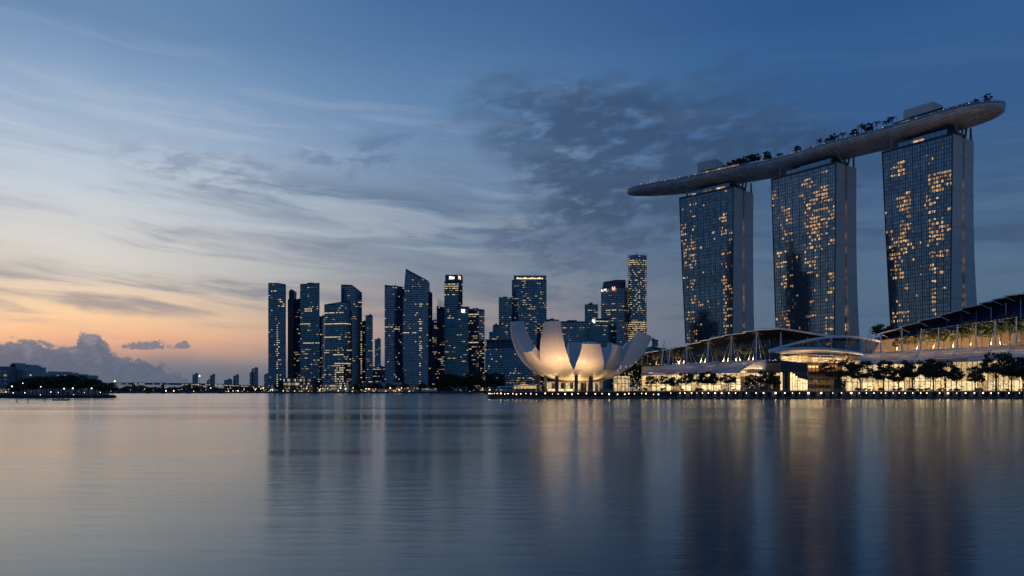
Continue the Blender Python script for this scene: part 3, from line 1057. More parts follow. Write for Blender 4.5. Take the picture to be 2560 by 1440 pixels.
for px, D in ((1472.4, 1339), (1489, 1329), (1520.6, 1341)):
    m.box((XX(px, D) - 0.5, D - 0.7, 2.2), (XX(px, D) + 0.5, D, ZZ(796, D)))
m.build('edge_fin', M_SPAN3, B[21])
B[22], _ = tower('signed_stone_tower', 'tall stone banded tower with a small red sign and set back crown', [(1503, 721, 1420), (1541, 718, 1402), (1570, 719, 1420)], 'office', 0.32, 39, glass=M_GLASS2, span=M_SPAN2, vert=1, roofkit=0,
                 hot={0: [(0.78, 0.80, 0.35, 1, 0.9), (0.74, 0.75, 0.35, 0.6, 0.9)]})
m = MB()
m.hexa([P(1506, 722, 1425), P(1541, 720, 1410), P(1564, 720, 1425), P(1564, 720, 1450), P(1506, 722, 1450)], [P(1508, 705, 1425), P(1541, 699, 1410), P(1564, 699.5, 1425), P(1564, 699.5, 1450), P(1508, 705, 1450)])
m.build('crown', M_SPAN2, B[22])
m = MB().tube(P(1534, 700, 1430), P(1534, 696, 1430), 0.25)
m.build('roof_mast', M_STEEL, B[22])
sign(B[22], 'wall_sign', [(1503.6, 723.5, 1505.6, 729), (1506.4, 726.6, 1508.2, 728), (1509.6, 722.4, 1511, 726.6), (1511.6, 722.2, 1513.2, 726.4), (1513.8, 722, 1515.8, 726)], 1408, M_SIGN)
sign(B[22], 'red_sign', [(1530, 717, 1532.4, 725.5), (1532.8, 719, 1534.6, 725.8), (1535, 716.4, 1537.4, 725)], 1400.5, M_SIGNR)
# round tower
cyl = []
for i in range(11):
    a_ = math.pi * (1 - i / 10)
    cyl.append((1593.5 + 22.6 * math.cos(a_), 637 + 2.2 * abs(math.cos(a_)) ** 2, 1420 - 14 * math.sin(a_)))
B[23], _ = tower('round_tower', 'round tower with bright horizontal bands of lit floors beside the hotel', cyl, 'office', 0.55, 40, glass=M_GLASS2, cw=2.2, fh=3.7, roofkit=0, span=M_SPAN2,
                 hot={k: [(0.0, 0.04, 0, 1, .9), (0.10, 0.28, 0, 1, .5), (0.36, 0.52, 0, 1, .65), (0.93, 0.975, 0, 1, .7), (0.6, 0.9, 0.0, 1.0, 0.16 + 0.25 * (k in (0, 8, 9)))] for k in range(10)})
m = MB()
for k_ in range(11):
    a0_ = math.pi * (1 - k_ / 10)
    p_ = P(1593.5 + 22.8 * math.cos(a0_), 637.5, 1420 - 14.4 * math.sin(a0_))
    m.tube(p_ - Vector((0, 0, 1.5)), p_ + Vector((0, 0, 2.0 + 2.5 * math.sin(a0_))), 0.25, n=5)
m.build('crown_fin', M_SPAN3, B[23])
m = MB().tube(P(1592, 640, 1420), P(1592, 622, 1420), 0.3, 0.12)
m.build('roof_mast', M_STEEL, B[23])
tower('far_low_tower', 'small far tower showing between the round tower and the mall roof', [(1630, 849, 1300), (1645, 849, 1300)], 'office', 0.3, 41)
tower('far_low_block', 'low far block just behind the tip of the rightmost museum petal', [(1612, 868, 1290), (1664, 870, 1290)], 'office', 0.35, 42)

# far apartment blocks beyond the bridge
for i, (x0, x1, y, lb) in enumerate([(481, 495, 936, 'small far apartment tower nearest the headland, with a gabled roof'), (525, 537.5, 938, 'second small far apartment tower beyond the bridge'),
                                     (583, 597.5, 939, 'third small far tower beyond the bridge'), (629.5, 645.5, 921, 'tallest far apartment tower beyond the bridge'),
                                     (624, 630, 931, 'low side block attached to the tallest far apartment tower'), (660, 671, 936, 'far block half hidden behind the first glass tower'),
                                     (560, 581, 950, 'low wide far block beside the third far tower'), (517, 524, 951, 'tiny far block left of the second far tower')]):
    rt, fr = tower('far_apartment_block', lb, [(x0, y, 3000), (x1, y, 2990)], 'dots', 0.05, 60 + i, fh=4.5, cw=4.0, span=M_FAR, glass=M_GLASS2, group='far apartment blocks beyond the bridge', dep=40, roofkit=0, vert=0)
    m = MB().box((fr[0][0] * 0.6 + fr[1][0] * 0.4, 3000, fr[0][2] - 1), (fr[0][0] * 0.35 + fr[1][0] * 0.65, 3015, fr[0][2] + 5))
    m.build('roof_plant', M_FAR, rt)

# ================================================================== the three-tower hotel
HZ = 191.0


def px_of(p):
    return CX + p[0] / p[1] * F


def solve(f, target, lo, hi):
    """parameter at which the frame column of f(t) is target"""
    for _ in range(50):
        mid = (lo + hi) / 2
        if (px_of(f(mid)) - target) * (px_of(f(hi)) - target) <= 0:
            lo = mid
        else:
            hi = mid
    return (lo + hi) / 2


def dep_for(py):
    return (HZ - CH) * F / (HY - py)


TW = [  # label, left(px,y) right(px,y) at the roof, left/right px low down, end-wall columns at top / low down
    dict(lab='farthest and shortest looking hotel tower, nearest the round tower', L=(1699, 495), R=(1833, 466), lowL=1714, lowR=1831, top=(1857, 1861.6, 1883.4), low=(1857, 1864, 1886), zl=55,
         lit=[(.80, .99, 760, 1135, .72), (.80, .99, 1210, 1265, .85), (.18, .29, 350, 470, .45), (.18, .29, 500, 700, .5), (.0, .12, 440, 480, .7), (.0, .10, 500, 550, .4), (.04, .2, 560, 720, .35),
              (.16, .25, 720, 850, .5), (.04, .24, 900, 970, .6), (.02, .11, 1000, 1120, .75), (.17, .25, 990, 1190, .7), (.03, .2, 1160, 1255, .6), (.74, .97, 430, 460, .7), (.92, .99, 490, 560, .5),
              (.79, .90, 505, 520, .8), (.58, .68, 510, 540, .7), (.78, 1, 600, 625, .85), (.3, .45, 840, 865, .4), (.55, .7, 1270, 1290, .3)], y=(300, 1330)),
    dict(lab='middle hotel tower of the three under the roof park', L=(1929, 448), R=(2089, 405), lowL=1941, lowR=2086, top=(2113.4, 2118.4, 2141), low=(2113, 2123.5, 2148.5), zl=50,
         lit=[(.52, 1, 290, 330, .55), (.52, .98, 340, 420, .62), (.52, 1, 420, 520, .62), (.62, 1, 525, 600, .6), (.52, .74, 585, 670, .55), (.54, .74, 700, 740, .6), (.15, .3, 340, 400, .6), (.15, .32, 410, 540, .32),
              (.02, .1, 600, 670, .7), (.13, .24, 590, 620, .7), (.10, .24, 660, 800, .55), (.26, .4, 720, 860, .3), (.88, 1, 755, 790, .85), (.86, 1, 830, 890, .5), (.02, .25, 935, 960, .6), (.02, .10, 1000, 1070, .8),
              (.2, .26, 935, 1060, .6), (.86, 1, 985, 1115, .75), (.02, .22, 1100, 1140, .55), (.88, 1, 1210, 1245, .95), (.62, .85, 1235, 1255, .8), (.02, .2, 1250, 1330, .35), (.85, .95, 1280, 1370, .6),
              (.56, .7, 860, 960, .25), (.5, 1, 190, 280, .22), (0, .5, 250, 300, .15)], y=(180, 1400)),
    dict(lab='nearest and tallest looking hotel tower at the end of the roof park', L=(2206, 380), R=(2381, 333), lowL=2226, lowR=2376, top=(2406.6, 2412, 2434.4), low=(2406, 2417.5, 2445), zl=60,
         lit=[(.12, .34, 345, 410, .6), (.68, 1, 450, 492, .82), (.2, .42, 520, 545, .7), (.33, .42, 505, 540, .8), (.22, .42, 570, 670, .62), (.58, .68, 530, 595, .65), (.68, 1, 495, 530, .35), (.68, 1, 560, 610, .35),
              (.66, .98, 640, 670, .7), (.66, 1, 700, 735, .78), (.66, .98, 765, 800, .6), (.05, .25, 700, 840, .5), (.25, .42, 700, 770, .5), (.65, .8, 840, 865, .8), (.70, .78, 870, 1060, .75), (.70, .78, 1090, 1240, .8),
              (.08, .26, 850, 875, .7), (.32, .42, 865, 890, .6), (.02, .32, 1040, 1065, .8), (.02, .3, 1220, 1245, .85), (.1, .18, 1340, 1400, .6), (.66, .82, 1285, 1350, .6), (.82, .98, 1135, 1160, .6),
              (.83, 1, 880, 900, .5), (.25, .35, 905, 920, .6), (.04, .2, 1150, 1180, .4)], y=(290, 1420)),
]
lit_unit = MB().poly([(0.04, 0, 0.16), (0.46, 0, 0.16), (0.46, 0, 0.86), (0.04, 0, 0.86)]).poly([(0.54, 0, 0.16), (0.96, 0, 0.16), (0.96, 0, 0.86), (0.54, 0, 0.86)]).mesh('lit_window', M_LITH)
lit_half = MB().poly([(0.10, 0, 0.12), (0.44, 0, 0.12), (0.44, 0, 0.84), (0.10, 0, 0.84)]).poly([(0.54, 0, 0.5), (0.92, 0, 0.5), (0.92, 0, 0.84), (0.54, 0, 0.84)]).mesh('lit_window', M_LITH)
lit_low = MB().poly([(0.05, 0, 0.45), (0.95, 0, 0.45), (0.95, 0, 0.88), (0.05, 0, 0.88)]).mesh('lit_window', M_LITH)
FACP = []
for ti, tw in enumerate(TW):
    rng = random.Random(100 + ti)
    DL, DR = dep_for(tw['L'][1]), dep_for(tw['R'][1])
    A, Bq = Vector((XX(tw['L'][0], DL), DL, 0)), Vector((XX(tw['R'][0], DR), DR, 0))
    FACP += [A, Bq]
    d = (Bq - A).normalized()
    W = (Bq - A).length
    nb = Vector((-d.y, d.x, 0))                   # away from the bay
    if nb.y < 0:
        nb = -nb
    nf = -nb
    tl = solve(lambda t: A + d * t, tw['lowL'], -20, 40)
    tr = solve(lambda t: A + d * t, tw['lowR'], W - 30, W + 20)
    dt = [solve(lambda t: Bq + nb * t, c, -5, 70) for c in tw['top']]
    Bl = A + d * tr
    dl = [solve(lambda t: Bl + nb * t, c, -5, 70) for c in tw['low']]
    zl = tw['zl']

    def prof(z, a, b_, p=1.6):
        k = (HZ - z) / (HZ - zl)
        return a + (b_ - a) * (abs(k) ** p if k > 0 else 0)

    sL = lambda z: prof(z, 0, tl, 1.1)
    sR = lambda z: prof(z, W, tr, 1.1)
    D1 = lambda z: prof(z, dt[0], dl[0])
    D2 = lambda z: prof(z, dt[1], dl[1], 2.6)
    D3 = lambda z: prof(z, dt[2], dl[2], 2.6)
    root = thing('hotel_tower', tw['lab'], 'skyscraper', ((A + Bq) / 2 + nb * 16 + Vector((0, 0, QZ))), 'three hotel towers carrying the roof park')
    zs = [QZ + (HZ - QZ) * i / 28 for i in range(29)]
    lift = Vector((0, 0, 1))

    def slab(f0, f1, name, mat):
        rings = []
        for z in zs:
            l_, r_, a_, b_ = sL(z), sR(z), f0(z), f1(z)
            rings.append([A + d * l_ + nb * a_ + lift * z, A + d * r_ + nb * a_ + lift * z, A + d * r_ + nb * b_ + lift * z, A + d * l_ + nb * b_ + lift * z])
        mb = MB()
        mb.grid(rings, closed=True)
        mb.poly(rings[-1])
        return mb.build(name, mat, root)

    slab(lambda z: 0.25, D1, 'front_slab', M_CONC)
    slab(D2, D3, 'rear_slab', M_CONC)
    # curtain wall of the bay side
    NF, NC = 54, 27
    mp, mm, md = MB(), MB(), MB()
    lw = 0
    lits = []
    Y0, Y1 = tw['y']
    dimn = 0
    z_lo = QZ + 22
    fh = (HZ - 1.2 - z_lo) / NF
    for i in range(NF):
        z0, z1 = z_lo + i * fh, z_lo + (i + 1) * fh
        l0, r0, l1, r1 = sL(z0), sR(z0), sL(z1), sR(z1)
        ky = Y1 - (Y1 - Y0) * ((i + 0.5) / NF * 0.86 + 0.14)
        bays = [rng.random() for _ in range(NC // 3)]
        for j in range(NC):
            u0, u1 = j / NC, (j + 1) / NC
            a0, a1, b0, b1 = l0 + (r0 - l0) * u0, l0 + (r0 - l0) * u1, l1 + (r1 - l1) * u0, l1 + (r1 - l1) * u1
            g = 0.13
            q = [A + d * (a0 + g) + lift * (z0 + 0.16), A + d * (a1 - g) + lift * (z0 + 0.16), A + d * (b1 - g) + lift * (z1 - 0.16), A + d * (b0 + g) + lift * (z1 - 0.16)]
            um = (u0 + u1) / 2
            pl = 0.010
            for x0, x1, ya, yb, pr in tw['lit']:
                if x0 <= um <= x1 and ya - 9 <= ky <= yb + 9:
                    pl = max(pl, pr * (0.55 if (j // 3) % 5 == 3 else 1.0))
            if (bays[j // 3] < pl * 1.3 and rng.random() < 0.78) if pl > 0.02 else rng.random() < 0.022:
                lits.append((q, rng.random()))
                mp.poly([p + nb * 0.04 for p in q])
            elif rng.random() < 0.055:
                md.poly([p + nf * 0.05 for p in (q[0].lerp(q[1], 0.2), q[0].lerp(q[1], 0.8), q[3].lerp(q[2], 0.8), q[3].lerp(q[2], 0.2))])
                mp.poly([p + nf * 0.0 for p in q])
            else:
                mp.poly(q)
        # floor edge
        o = A + d * l0 + lift * (z0 - 0.13)
        mm.obox(o + nb * 0.3, d * (r0 - l0), nf * 0.42, lift * 0.26)
    for j in range(NC + 1):
        u = j / NC
        wid = 0.30 if j % 3 == 0 else 0.12
        outp = 0.55 if j % 3 == 0 else 0.34
        for za, zb in zip(range(0, NF, 6), range(6, NF + 1, 6)):
            z0, z1 = z_lo + za * fh, z_lo + zb * fh
            p0 = A + d * (sL(z0) + (sR(z0) - sL(z0)) * u) + lift * z0
            p1 = A + d * (sL(z1) + (sR(z1) - sL(z1)) * u) + lift * z1
            e = d * (wid / 2)
            mm.hexa([p0 - e + nb * 0.3, p0 + e + nb * 0.3, p0 + e + nf * (outp - 0.3), p0 - e + nf * (outp - 0.3)], [p1 - e + nb * 0.3, p1 + e + nb * 0.3, p1 + e + nf * (outp - 0.3), p1 - e + nf * (outp - 0.3)])
    # frame round the curtain wall and its lower lobby part
    for u in (0, 1):
        for z0, z1 in zip(zs, zs[1:]):
            s0, s1 = (sL(z0), sL(z1)) if u == 0 else (sR(z0), sR(z1))
            p0, p1 = A + d * s0 + lift * z0, A + d * s1 + lift * z1
            mm.hexa([p0 - d * 0.3 + nb * 0.5, p0 + d * 0.3 + nb * 0.5, p0 + d * 0.3 + nf * 0.5, p0 - d * 0.3 + nf * 0.5], [p1 - d * 0.3 + nb * 0.5, p1 + d * 0.3 + nb * 0.5, p1 + d * 0.3 + nf * 0.5, p1 - d * 0.3 + nf * 0.5])
    mm.obox(A + lift * (HZ - 1.2) - d * 0.3 + nb * 0.4, d * (W + 0.6), nf * 0.9, lift * 1.5)
    mp.build('glazing', M_HGLASS, root, kind='stuff')
    md.build('curtained_windows', M_DIMH, root, kind='stuff')
    mm.build('mullion_grid', M_HMULL, root, kind='stuff')
    rng.shuffle(lits)
    over = MB()
    for k, (q, r) in enumerate(lits):
        if k < 290:
            ux = q[1] - q[0]
            up = q[3] - q[0]
            n3 = ux.cross(up).normalized()
            o = bpy.data.objects.new('lit_window', (lit_unit, lit_unit, lit_half, lit_low)[int(r * 3.999)])
            COL.objects.link(o)
            o.parent = root
            base = q[0] + nf * 0.02 - root.location
            o.matrix_local = Matrix(((ux.x, n3.x, up.x, base.x), (ux.y, n3.y, up.y, base.y), (ux.z, n3.z, up.z, base.z), (0, 0, 0, 1)))
        else:
            over.poly([p + nf * 0.02 for p in (q[0].lerp(q[3], 0.2), q[1].lerp(q[2], 0.2), q[1].lerp(q[2], 0.85), q[0].lerp(q[3], 0.85))])
    if over.f:
        over.build('lit_windows', M_LITH, root, kind='stuff')
    # slot between the slabs: recessed glass with lit landings
    mg, ml2 = MB(), MB()
    mid = [(A + d * (sR(z) - 2.5) + nb * (D1(z) - 0.2) + lift * z, A + d * (sR(z) - 2.5) + nb * (D2(z) + 0.2) + lift * z) for z in zs]
    mg.grid([list(r) for r in mid])
    for i in range(NF + 4):
        z0 = QZ + 8 + i * 3.25
        if z0 > HZ - 8:
            break
        for h_ in (0, 1):
            if rng.random() < (0.62 if z0 < HZ * 0.86 else 0.12):
                da_, db_ = D1(z0), D2(z0)
                f0, f1_ = (0.12, 0.46) if h_ == 0 else (0.54, 0.88)
                p0 = A + d * (sR(z0) - 2.3) + nb * (da_ + (db_ - da_) * f0) + lift * z0
                p1 = A + d * (sR(z0) - 2.3) + nb * (da_ + (db_ - da_) * f1_) + lift * z0
                hh_ = rng.choice((1.2, 2.2, 2.6))
                ml2.poly([p0, p1, p1 + lift * hh_, p0 + lift * hh_])
    mg.build('atrium_glass', M_HGLASS, root)
    ml2.build('atrium_lights', M_LITH, root, kind='stuff')
    # cladding joints on the end walls
    mj = MB()
    for z in [HZ - 15 - 26 * i for i in range(6)]:
        for f0, f1_ in ((lambda z: 0.4, D1), (D2, D3)):
            p0, p1 = A + d * (sR(z) + 0.0) + nb * f0(z) + lift * z, A + d * (sR(z) + 0.0) + nb * f1_(z) + lift * z
            mj.obox(p0, d * 0.06, p1 - p0, lift * 0.16)
    mj.build('cladding_joint', M_CONC_D, root)
    # glazed pavilion between roof and hull
    mv, mvl = MB(), MB()
    p0, p1 = A + d * (W * 0.2) + nb * 4 + lift * HZ, A + d * (W * 0.92) + nb * 4 + lift * HZ
    mv.obox(p0, p1 - p0, nb * (D3(HZ) - 9), lift * 5.2)
    mv.build('roof_pavilion', M_STEEL, root)
    npn = 9
    for i in range(npn):
        q0 = p0.lerp(p1, i / npn) + d * 0.15 + nf * (2.6 if i >= 3 else 0.15)
        ln = (p1 - p0).length / npn - 0.3
        lt = (ti == 0 and i in (3, 4, 6, 7)) or (ti == 2 and i in (3,)) or rng.random() < 0.08
        mb = MB().poly([q0 + lift * 0.2, q0 + d * ln + lift * 0.2, q0 + d * ln + lift * (2.4 if lt else 4.6), q0 + lift * (2.4 if lt else 4.6)])
        mb.build('pavilion_window', M_LITH if lt else M_GLASS2, root)
        if lt:
            mb = MB().poly([q0 + lift * 2.5, q0 + d * ln + lift * 2.5, q0 + d * ln + lift * 4.6, q0 + lift * 4.6])
            mb.build('pavilion_window', M_GLASS2, root)
    # raking struts that carry the hull
    for (s_, n_, ds, dn, h0, h1) in ((W * 0.985, D1(HZ) - 1.5, -1.5, -9.0, -1, 14), (W * 0.985, D1(HZ) - 1.5, -1, 8.5, -1, 13), (W * 0.985, D2(HZ) + 2, -2, 7, 0, 12),
                                     (W * 0.12, 2.5, 0.5, -1.5, 0, 10), (W * 0.985, D3(HZ) - 2.5, -1, 1.5, 0, 10)):
        p = A + d * s_ + nb * n_ + lift * (HZ + h0)
        q = A + d * (s_ + ds) + nb * (n_ + dn) + lift * (HZ + h1)
        MB().tube(p, q, 0.95, 0.75, 8).build('strut', surf('strut_steel', (0.30, 0.27, 0.25), 0.5) if 'strut_steel' not in MATS else MATS['strut_steel'], root)

# ------------------------------------------------------------------ roof park hull
axis = catmull([(117, 776, 0), (147, 760, 0), (177, 741, 0), (213, 706, 0), (243, 681, 0), (277, 632, 0), (303, 603, 0), (333, 562, 0), (351, 541, 0)], 120)
cum = [0.0]
for p, q in zip(axis, axis[1:]):
    cum.append(cum[-1] + (q - p).length)
LT = cum[-1]
DZ = 207.0
hull_root = thing('roof_park', 'long boat shaped roof park with ribbed metal belly resting on three hotel towers', 'roof park', axis[60] + Vector((0, 0, 199.0)))


def station(s):
    s = max(0.0, min(LT, s))
    k = 0
    while k < len(cum) - 2 and cum[k + 1] < s:
        k += 1
    f = (s - cum[k]) / (cum[k + 1] - cum[k])
    p = axis[k].lerp(axis[k + 1], f)
    t_ = (axis[min(k + 2, len(axis) - 1)] - axis[max(0, k - 1)]).normalized()
    n_ = Vector((t_.y, -t_.x, 0))
    if n_.y > 0:
        n_ = -n_                                   # towards the bay
    return p, t_, n_


def halfw(s):
    a = 1.0
    if s < 95:
        a = math.sqrt(max(0, 1 - (1 - s / 95) ** 2.2))
    if LT - s < 40:
        a = min(a, math.sqrt(max(0, 1 - (1 - (LT - s) / 40) ** 2.6)))
    return 19.0 * a


def deckz(s):
    return DZ + 1.5 * (abs(s / LT - 0.5) * 2) ** 2


def s_at(px, off=0.0):
    best = min(range(241), key=lambda i: abs(px_of(station(LT * i / 240)[0] + station(LT * i / 240)[2] * off) - px))
    return LT * best / 240


rows, uvs = [], []
NS = 150
for i in range(NS + 1):
    k = i / NS
    s = LT * (0.5 - 0.5 * math.cos(math.pi * k))
    p, t_, n_ = station(s)
    w = halfw(s)
    bz = 8.6 * (w / 19.0) ** 0.45
    r, ur = [], []
    NR = 22
    for j in range(NR + 1):
        a_ = math.pi * j / NR
        ca, sa = math.cos(a_), math.sin(a_)
        yy = math.copysign(abs(ca) ** 0.9, ca) * w
        r.append(p + n_ * yy + Vector((0, 0, deckz(s) - bz * sa ** 0.85)))
        ur.append((s, 27.0 * j / NR))
    rows.append(r)
    uvs.append(ur)
m = MB()
m.grid(rows, 0, uvs)
m.build('hull', M_HULL, hull_root, smooth=True)
m = MB()
m.grid([[r[0] - Vector((0, 0, 0.05)), r[-1] - Vector((0, 0, 0.05))] for r in rows])
m.build('deck', M_CONC_D, hull_root)
# pale rim band and balustrade
m, m2 = MB(), MB()
for (r0, r1) in zip(rows, rows[1:]):
    for e in (0, -1):
        a_, c_ = r0[e], r1[e]
        m.hexa([a_ + Vector((0, 0, -0.2)), c_ + Vector((0, 0, -0.2)), c_ * 0.9995 + Vector((0, 0, -0.1)), a_ * 0.9995 + Vector((0, 0, -0.1))], [a_ + Vector((0, 0, 0.9)), c_ + Vector((0, 0, 0.9)), c_ * 0.9995 + Vector((0, 0, 0.9)), a_ * 0.9995 + Vector((0, 0, 0.9))])
        m2.poly([a_ + Vector((0, 0, 0.92)), c_ + Vector((0, 0, 0.92)), c_ + Vector((0, 0, 2.1)), a_ + Vector((0, 0, 2.1))])
m.build('rim', surf('rim_metal', (0.24, 0.25, 0.28), 0.35, metal=0.4), hull_root)
m2.build('balustrade', M_RAIL, hull_root)


def on_deck(s, off):
    p, t_, n_ = station(s)
    return p + n_ * off + Vector((0, 0, deckz(s))), t_, n_


def deck_box(s0, s1, o0, o1, z0, z1):
    r = []
    for s, o in ((s0, o0), (s1, o0), (s1, o1), (s0, o1)):
        r.append(on_deck(s, o)[0])
    mb = MB()
    mb.hexa([p + Vector((0, 0, z0)) for p in r], [p + Vector((0, 0, z1)) for p in r])
    return mb


# two plain lift-core boxes
s0, s1 = s_at(1745, 6), s_at(1790, 6)
deck_box(s0, s1, 6, -9, 0, 16.0).build('rooftop_box', M_CONC, label='plain grey box on the roof park above the farthest hotel tower', category='roof structure', group='boxes on the roof park')
s0, s1 = s_at(2258, 5), s_at(2332, 5)
deck_box(s0, s1, 5, -11, 0, 15.0).build('rooftop_box', M_CONC, label='larger plain grey box on the roof park above the nearest hotel tower', category='roof structure', group='boxes on the roof park')


def strip_house(pa, pb, off, depth, h, lab, litfrac, roofm=M_STEEL):
    s0, s1 = s_at(pa, off), s_at(pb, off)
    at = on_deck((s0 + s1) / 2, off - depth / 2)[0]
    r = thing('rooftop_pavilion', lab, 'pavilion', at, 'low pavilions on the roof park')
    deck_box(s0, s1, off - depth * 0.5, off - depth, 0, h).build('back_wall', M_STEEL, r)
    deck_box(s0 - 1, s1 + 1, off + 0.6, off - depth, h, h + 0.7).build('roof', roofm, r)
    n = max(3, int((s1 - s0) / 3.2))
    rng = random.Random(int(pa))
    for i in range(n):
        a_, c_ = s0 + (s1 - s0) * i / n, s0 + (s1 - s0) * (i + 0.88) / n
        p0, p1 = on_deck(a_, off - 0.4)[0], on_deck(c_, off - 0.4)[0]
        lt = rng.random() < litfrac
        MB().poly([p0 + Vector((0, 0, 0.3 + 1.1 * lt)), p1 + Vector((0, 0, 0.3 + 1.1 * lt)), p1 + Vector((0, 0, h - 0.1)), p0 + Vector((0, 0, h - 0.1))]).build('window', M_LITH if lt else M_GLASS2, r)
    return r


strip_house(1754, 1846, 13.5, 7, 4.2, 'long glowing rooftop restaurant under a thin roof on the roof park', 0.95)
strip_house(1697, 1733, 10, 8, 3.6, 'small dark pavilion near the pointed tip of the roof park', 0.25)
strip_house(2236, 2274, 14, 6, 3.6, 'lit low pavilion left of the larger rooftop box', 0.55)
strip_house(2276, 2352, 13.5, 5, 4.4, 'dark terrace pavilion in front of the larger rooftop box', 0.16)
strip_house(2356, 2420, 12.5, 7, 3.0, 'low dark planted pavilion toward the blunt end of the roof park', 0.25)

# guests' lights along the deck: small lamps standing on the rim
lampm = MB().ball((0, 0, 0.0), 0.32, 6, 5).mesh('deck_lamp_globe', M_DECKL, smooth=True)
pole = MB().tube((0, 0, -1.6), (0, 0, -0.2), 0.06, n=5).mesh('deck_lamp_pole', M_STEEL)
rngd = random.Random(5)
dpx = [1588, 1601, 1609, 1617, 1628, 1634, 1646, 1652, 1658, 1664, 1670, 1675, 1681, 1687, 1692, 1698, 1704, 1711, 1722, 1737, 1750, 1764, 1777, 1793, 1813, 1826, 1838, 1875, 1940, 1962, 1976, 1984, 1998, 2010, 2034, 2060,
       2088, 2115, 2138, 2171, 2205, 2288, 2330, 2360, 2372, 2391, 2404, 2412, 2424, 2428]
for px in dpx:
    s = s_at(px, halfw(s_at(px)) * 0.86)
    p, _, _ = on_deck(s, halfw(s) * 0.86)
    p = p + Vector((0, 0, 1.9 + rngd.random() * 0.8))
    t_ = thing('deck_lamp', 'tiny warm lamp standing along the rim of the roof park', 'lamp', p, 'lamps on the roof park rim')
    sc_ = rngd.uniform(0.4, 0.95)
    inst('globe', lampm, t_, (0, 0, 0), 0, (sc_, sc_, sc_))
    inst('pole', pole, t_)
# slim masts on the deck
for px, h, lb in ((1619, 9, 'thin flag mast near the pointed tip of the roof park'), (2455, 8, 'thin mast by the tree at the blunt end of the roof park')):
    s = s_at(px, 4)
    p, _, _ = on_deck(s, 4)
    MB().tube(p, p + Vector((0, 0, h)), 0.14, 0.07).ball(p + Vector((0, 0, h)), 0.35, 6, 4).build('mast', M_STEEL, at=tuple(p), label=lb, category='mast')

# ================================================================== trees
def leaf_crown(seed, nclump, nleaf, rx, rz, cz, size, droop=0.0, flat=0.0):
    rg = random.Random(seed)
    mb = MB()
    cl = []
    for _ in range(nclump):
        while True:
            x, y, z = rg.uniform(-1, 1), rg.uniform(-1, 1), rg.uniform(-1, 1)
            r = x * x + y * y + z * z
            if 0.25 < r < 1:
                break
        if z < -0.45:
            z = -0.45 - (z + 0.45) * 0.2
        cl.append((x * rx, y * rx, cz + z * rz, rg.uniform(0.16, 0.34) * rx))
    for k in range(nleaf):
        cx_, cy_, czz, cr = cl[k % nclump]
        a_, e_ = rg.uniform(0, 6.283), rg.gauss(0, 0.55)
        rr = cr * (rg.random() ** 0.4)
        c = Vector((cx_ + rr * math.cos(a_) * math.cos(e_), cy_ + rr * math.sin(a_) * math.cos(e_), czz + rr * math.sin(e_) * 0.8))
        n_ = Vector((rg.gauss(0, 1), rg.gauss(0, 1), rg.gauss(0.5, 0.8))).normalized()
        u = n_.orthogonal().normalized()
        u = (Matrix.Rotation(rg.uniform(0, 6.28), 3, n_) @ u)
        w = n_.cross(u)
        s = size * rg.uniform(0.6, 1.35)
        mb.poly([c - u * s, c - w * s * 0.45 , c + u * s, c + w * s * 0.45])
    return mb, cl


def trunk_mesh(seed, h, cl, r0):
    rg = random.Random(seed)
    mb = MB()
    fork = h * 0.34
    mb.tube((0, 0, -0.4), (0.05, 0, fork), r0, r0 * 0.72, 8)
    for k in range(6):
        c = Vector(cl[(k * 5) % len(cl)][:3])
        midp = Vector((c.x * 0.35, c.y * 0.35, fork + (c.z - fork) * 0.45))
        mb.tube((0.05, 0, fork - 0.2), midp, r0 * 0.55, r0 * 0.34, 6)
        mb.tube(midp, c, r0 * 0.34, r0 * 0.10, 5)
        for q in range(2):
            c2 = Vector(cl[(k * 5 + q + 2) % len(cl)][:3])
            mb.tube(midp, midp.lerp(c2, 0.8), r0 * 0.2, r0 * 0.06, 4)
    return mb.mesh('trunk', M_BARK)


TREES = []
for k, (rx, rz, h) in enumerate(((5.2, 4.2, 12), (4.6, 4.6, 12), (5.8, 3.9, 12), (4.2, 4.0, 12), (5.4, 4.4, 12))):
    cb, cl = leaf_crown(300 + k, 34, 2600, rx, rz, h - rz, 0.44)
    TREES.append((trunk_mesh(k, h, cl, 0.32), cb.mesh('crown', M_LEAF), cb.mesh('crown', M_LEAF2)))


def palm(seed, h=7.0, n=15):
    rg = random.Random(seed)
    tm = MB()
    tm.tube((0, 0, -0.3), (0.15, 0, h * 0.5), 0.22, 0.17, 7)
    tm.tube((0.15, 0, h * 0.5), (0.1, 0.1, h), 0.17, 0.14, 7)
    cm_ = MB()
    for i in range(n):
        a_ = i * 2.399 + rg.uniform(-.2, .2)
        up = rg.uniform(0.15, 1.1)
        L_ = rg.uniform(2.4, 3.3)
        prev = Vector((0.1, 0.1, h))
        dirr = Vector((math.cos(a_), math.sin(a_), 0))
        side = Vector((-dirr.y, dirr.x, 0))
        for k in range(6):
            t0, t1 = k / 6, (k + 1) / 6
            q0 = Vector((0.1, 0.1, h)) + dirr * L_ * t0 + Vector((0, 0, L_ * (up * t0 - 1.0 * t0 * t0)))
            q1 = Vector((0.1, 0.1, h)) + dirr * L_ * t1 + Vector((0, 0, L_ * (up * t1 - 1.0 * t1 * t1)))
            w0 = 0.55 * math.sin(math.pi * min(0.95, t0 + 0.12))
            for sg in (-1, 1):
                cm_.poly([q0, q1, q1 + side * sg * w0 + dirr * 0.3 - Vector((0, 0, 0.25)), q0 + side * sg * w0 * 0.5 + dirr * 0.25 - Vector((0, 0, 0.1))])
    return tm.mesh('trunk', M_BARK), cm_.mesh('crown', M_LEAF), None


PALMS = [palm(1, 6.5), palm(2, 5.5, 18), palm(3, 7.5, 13)]


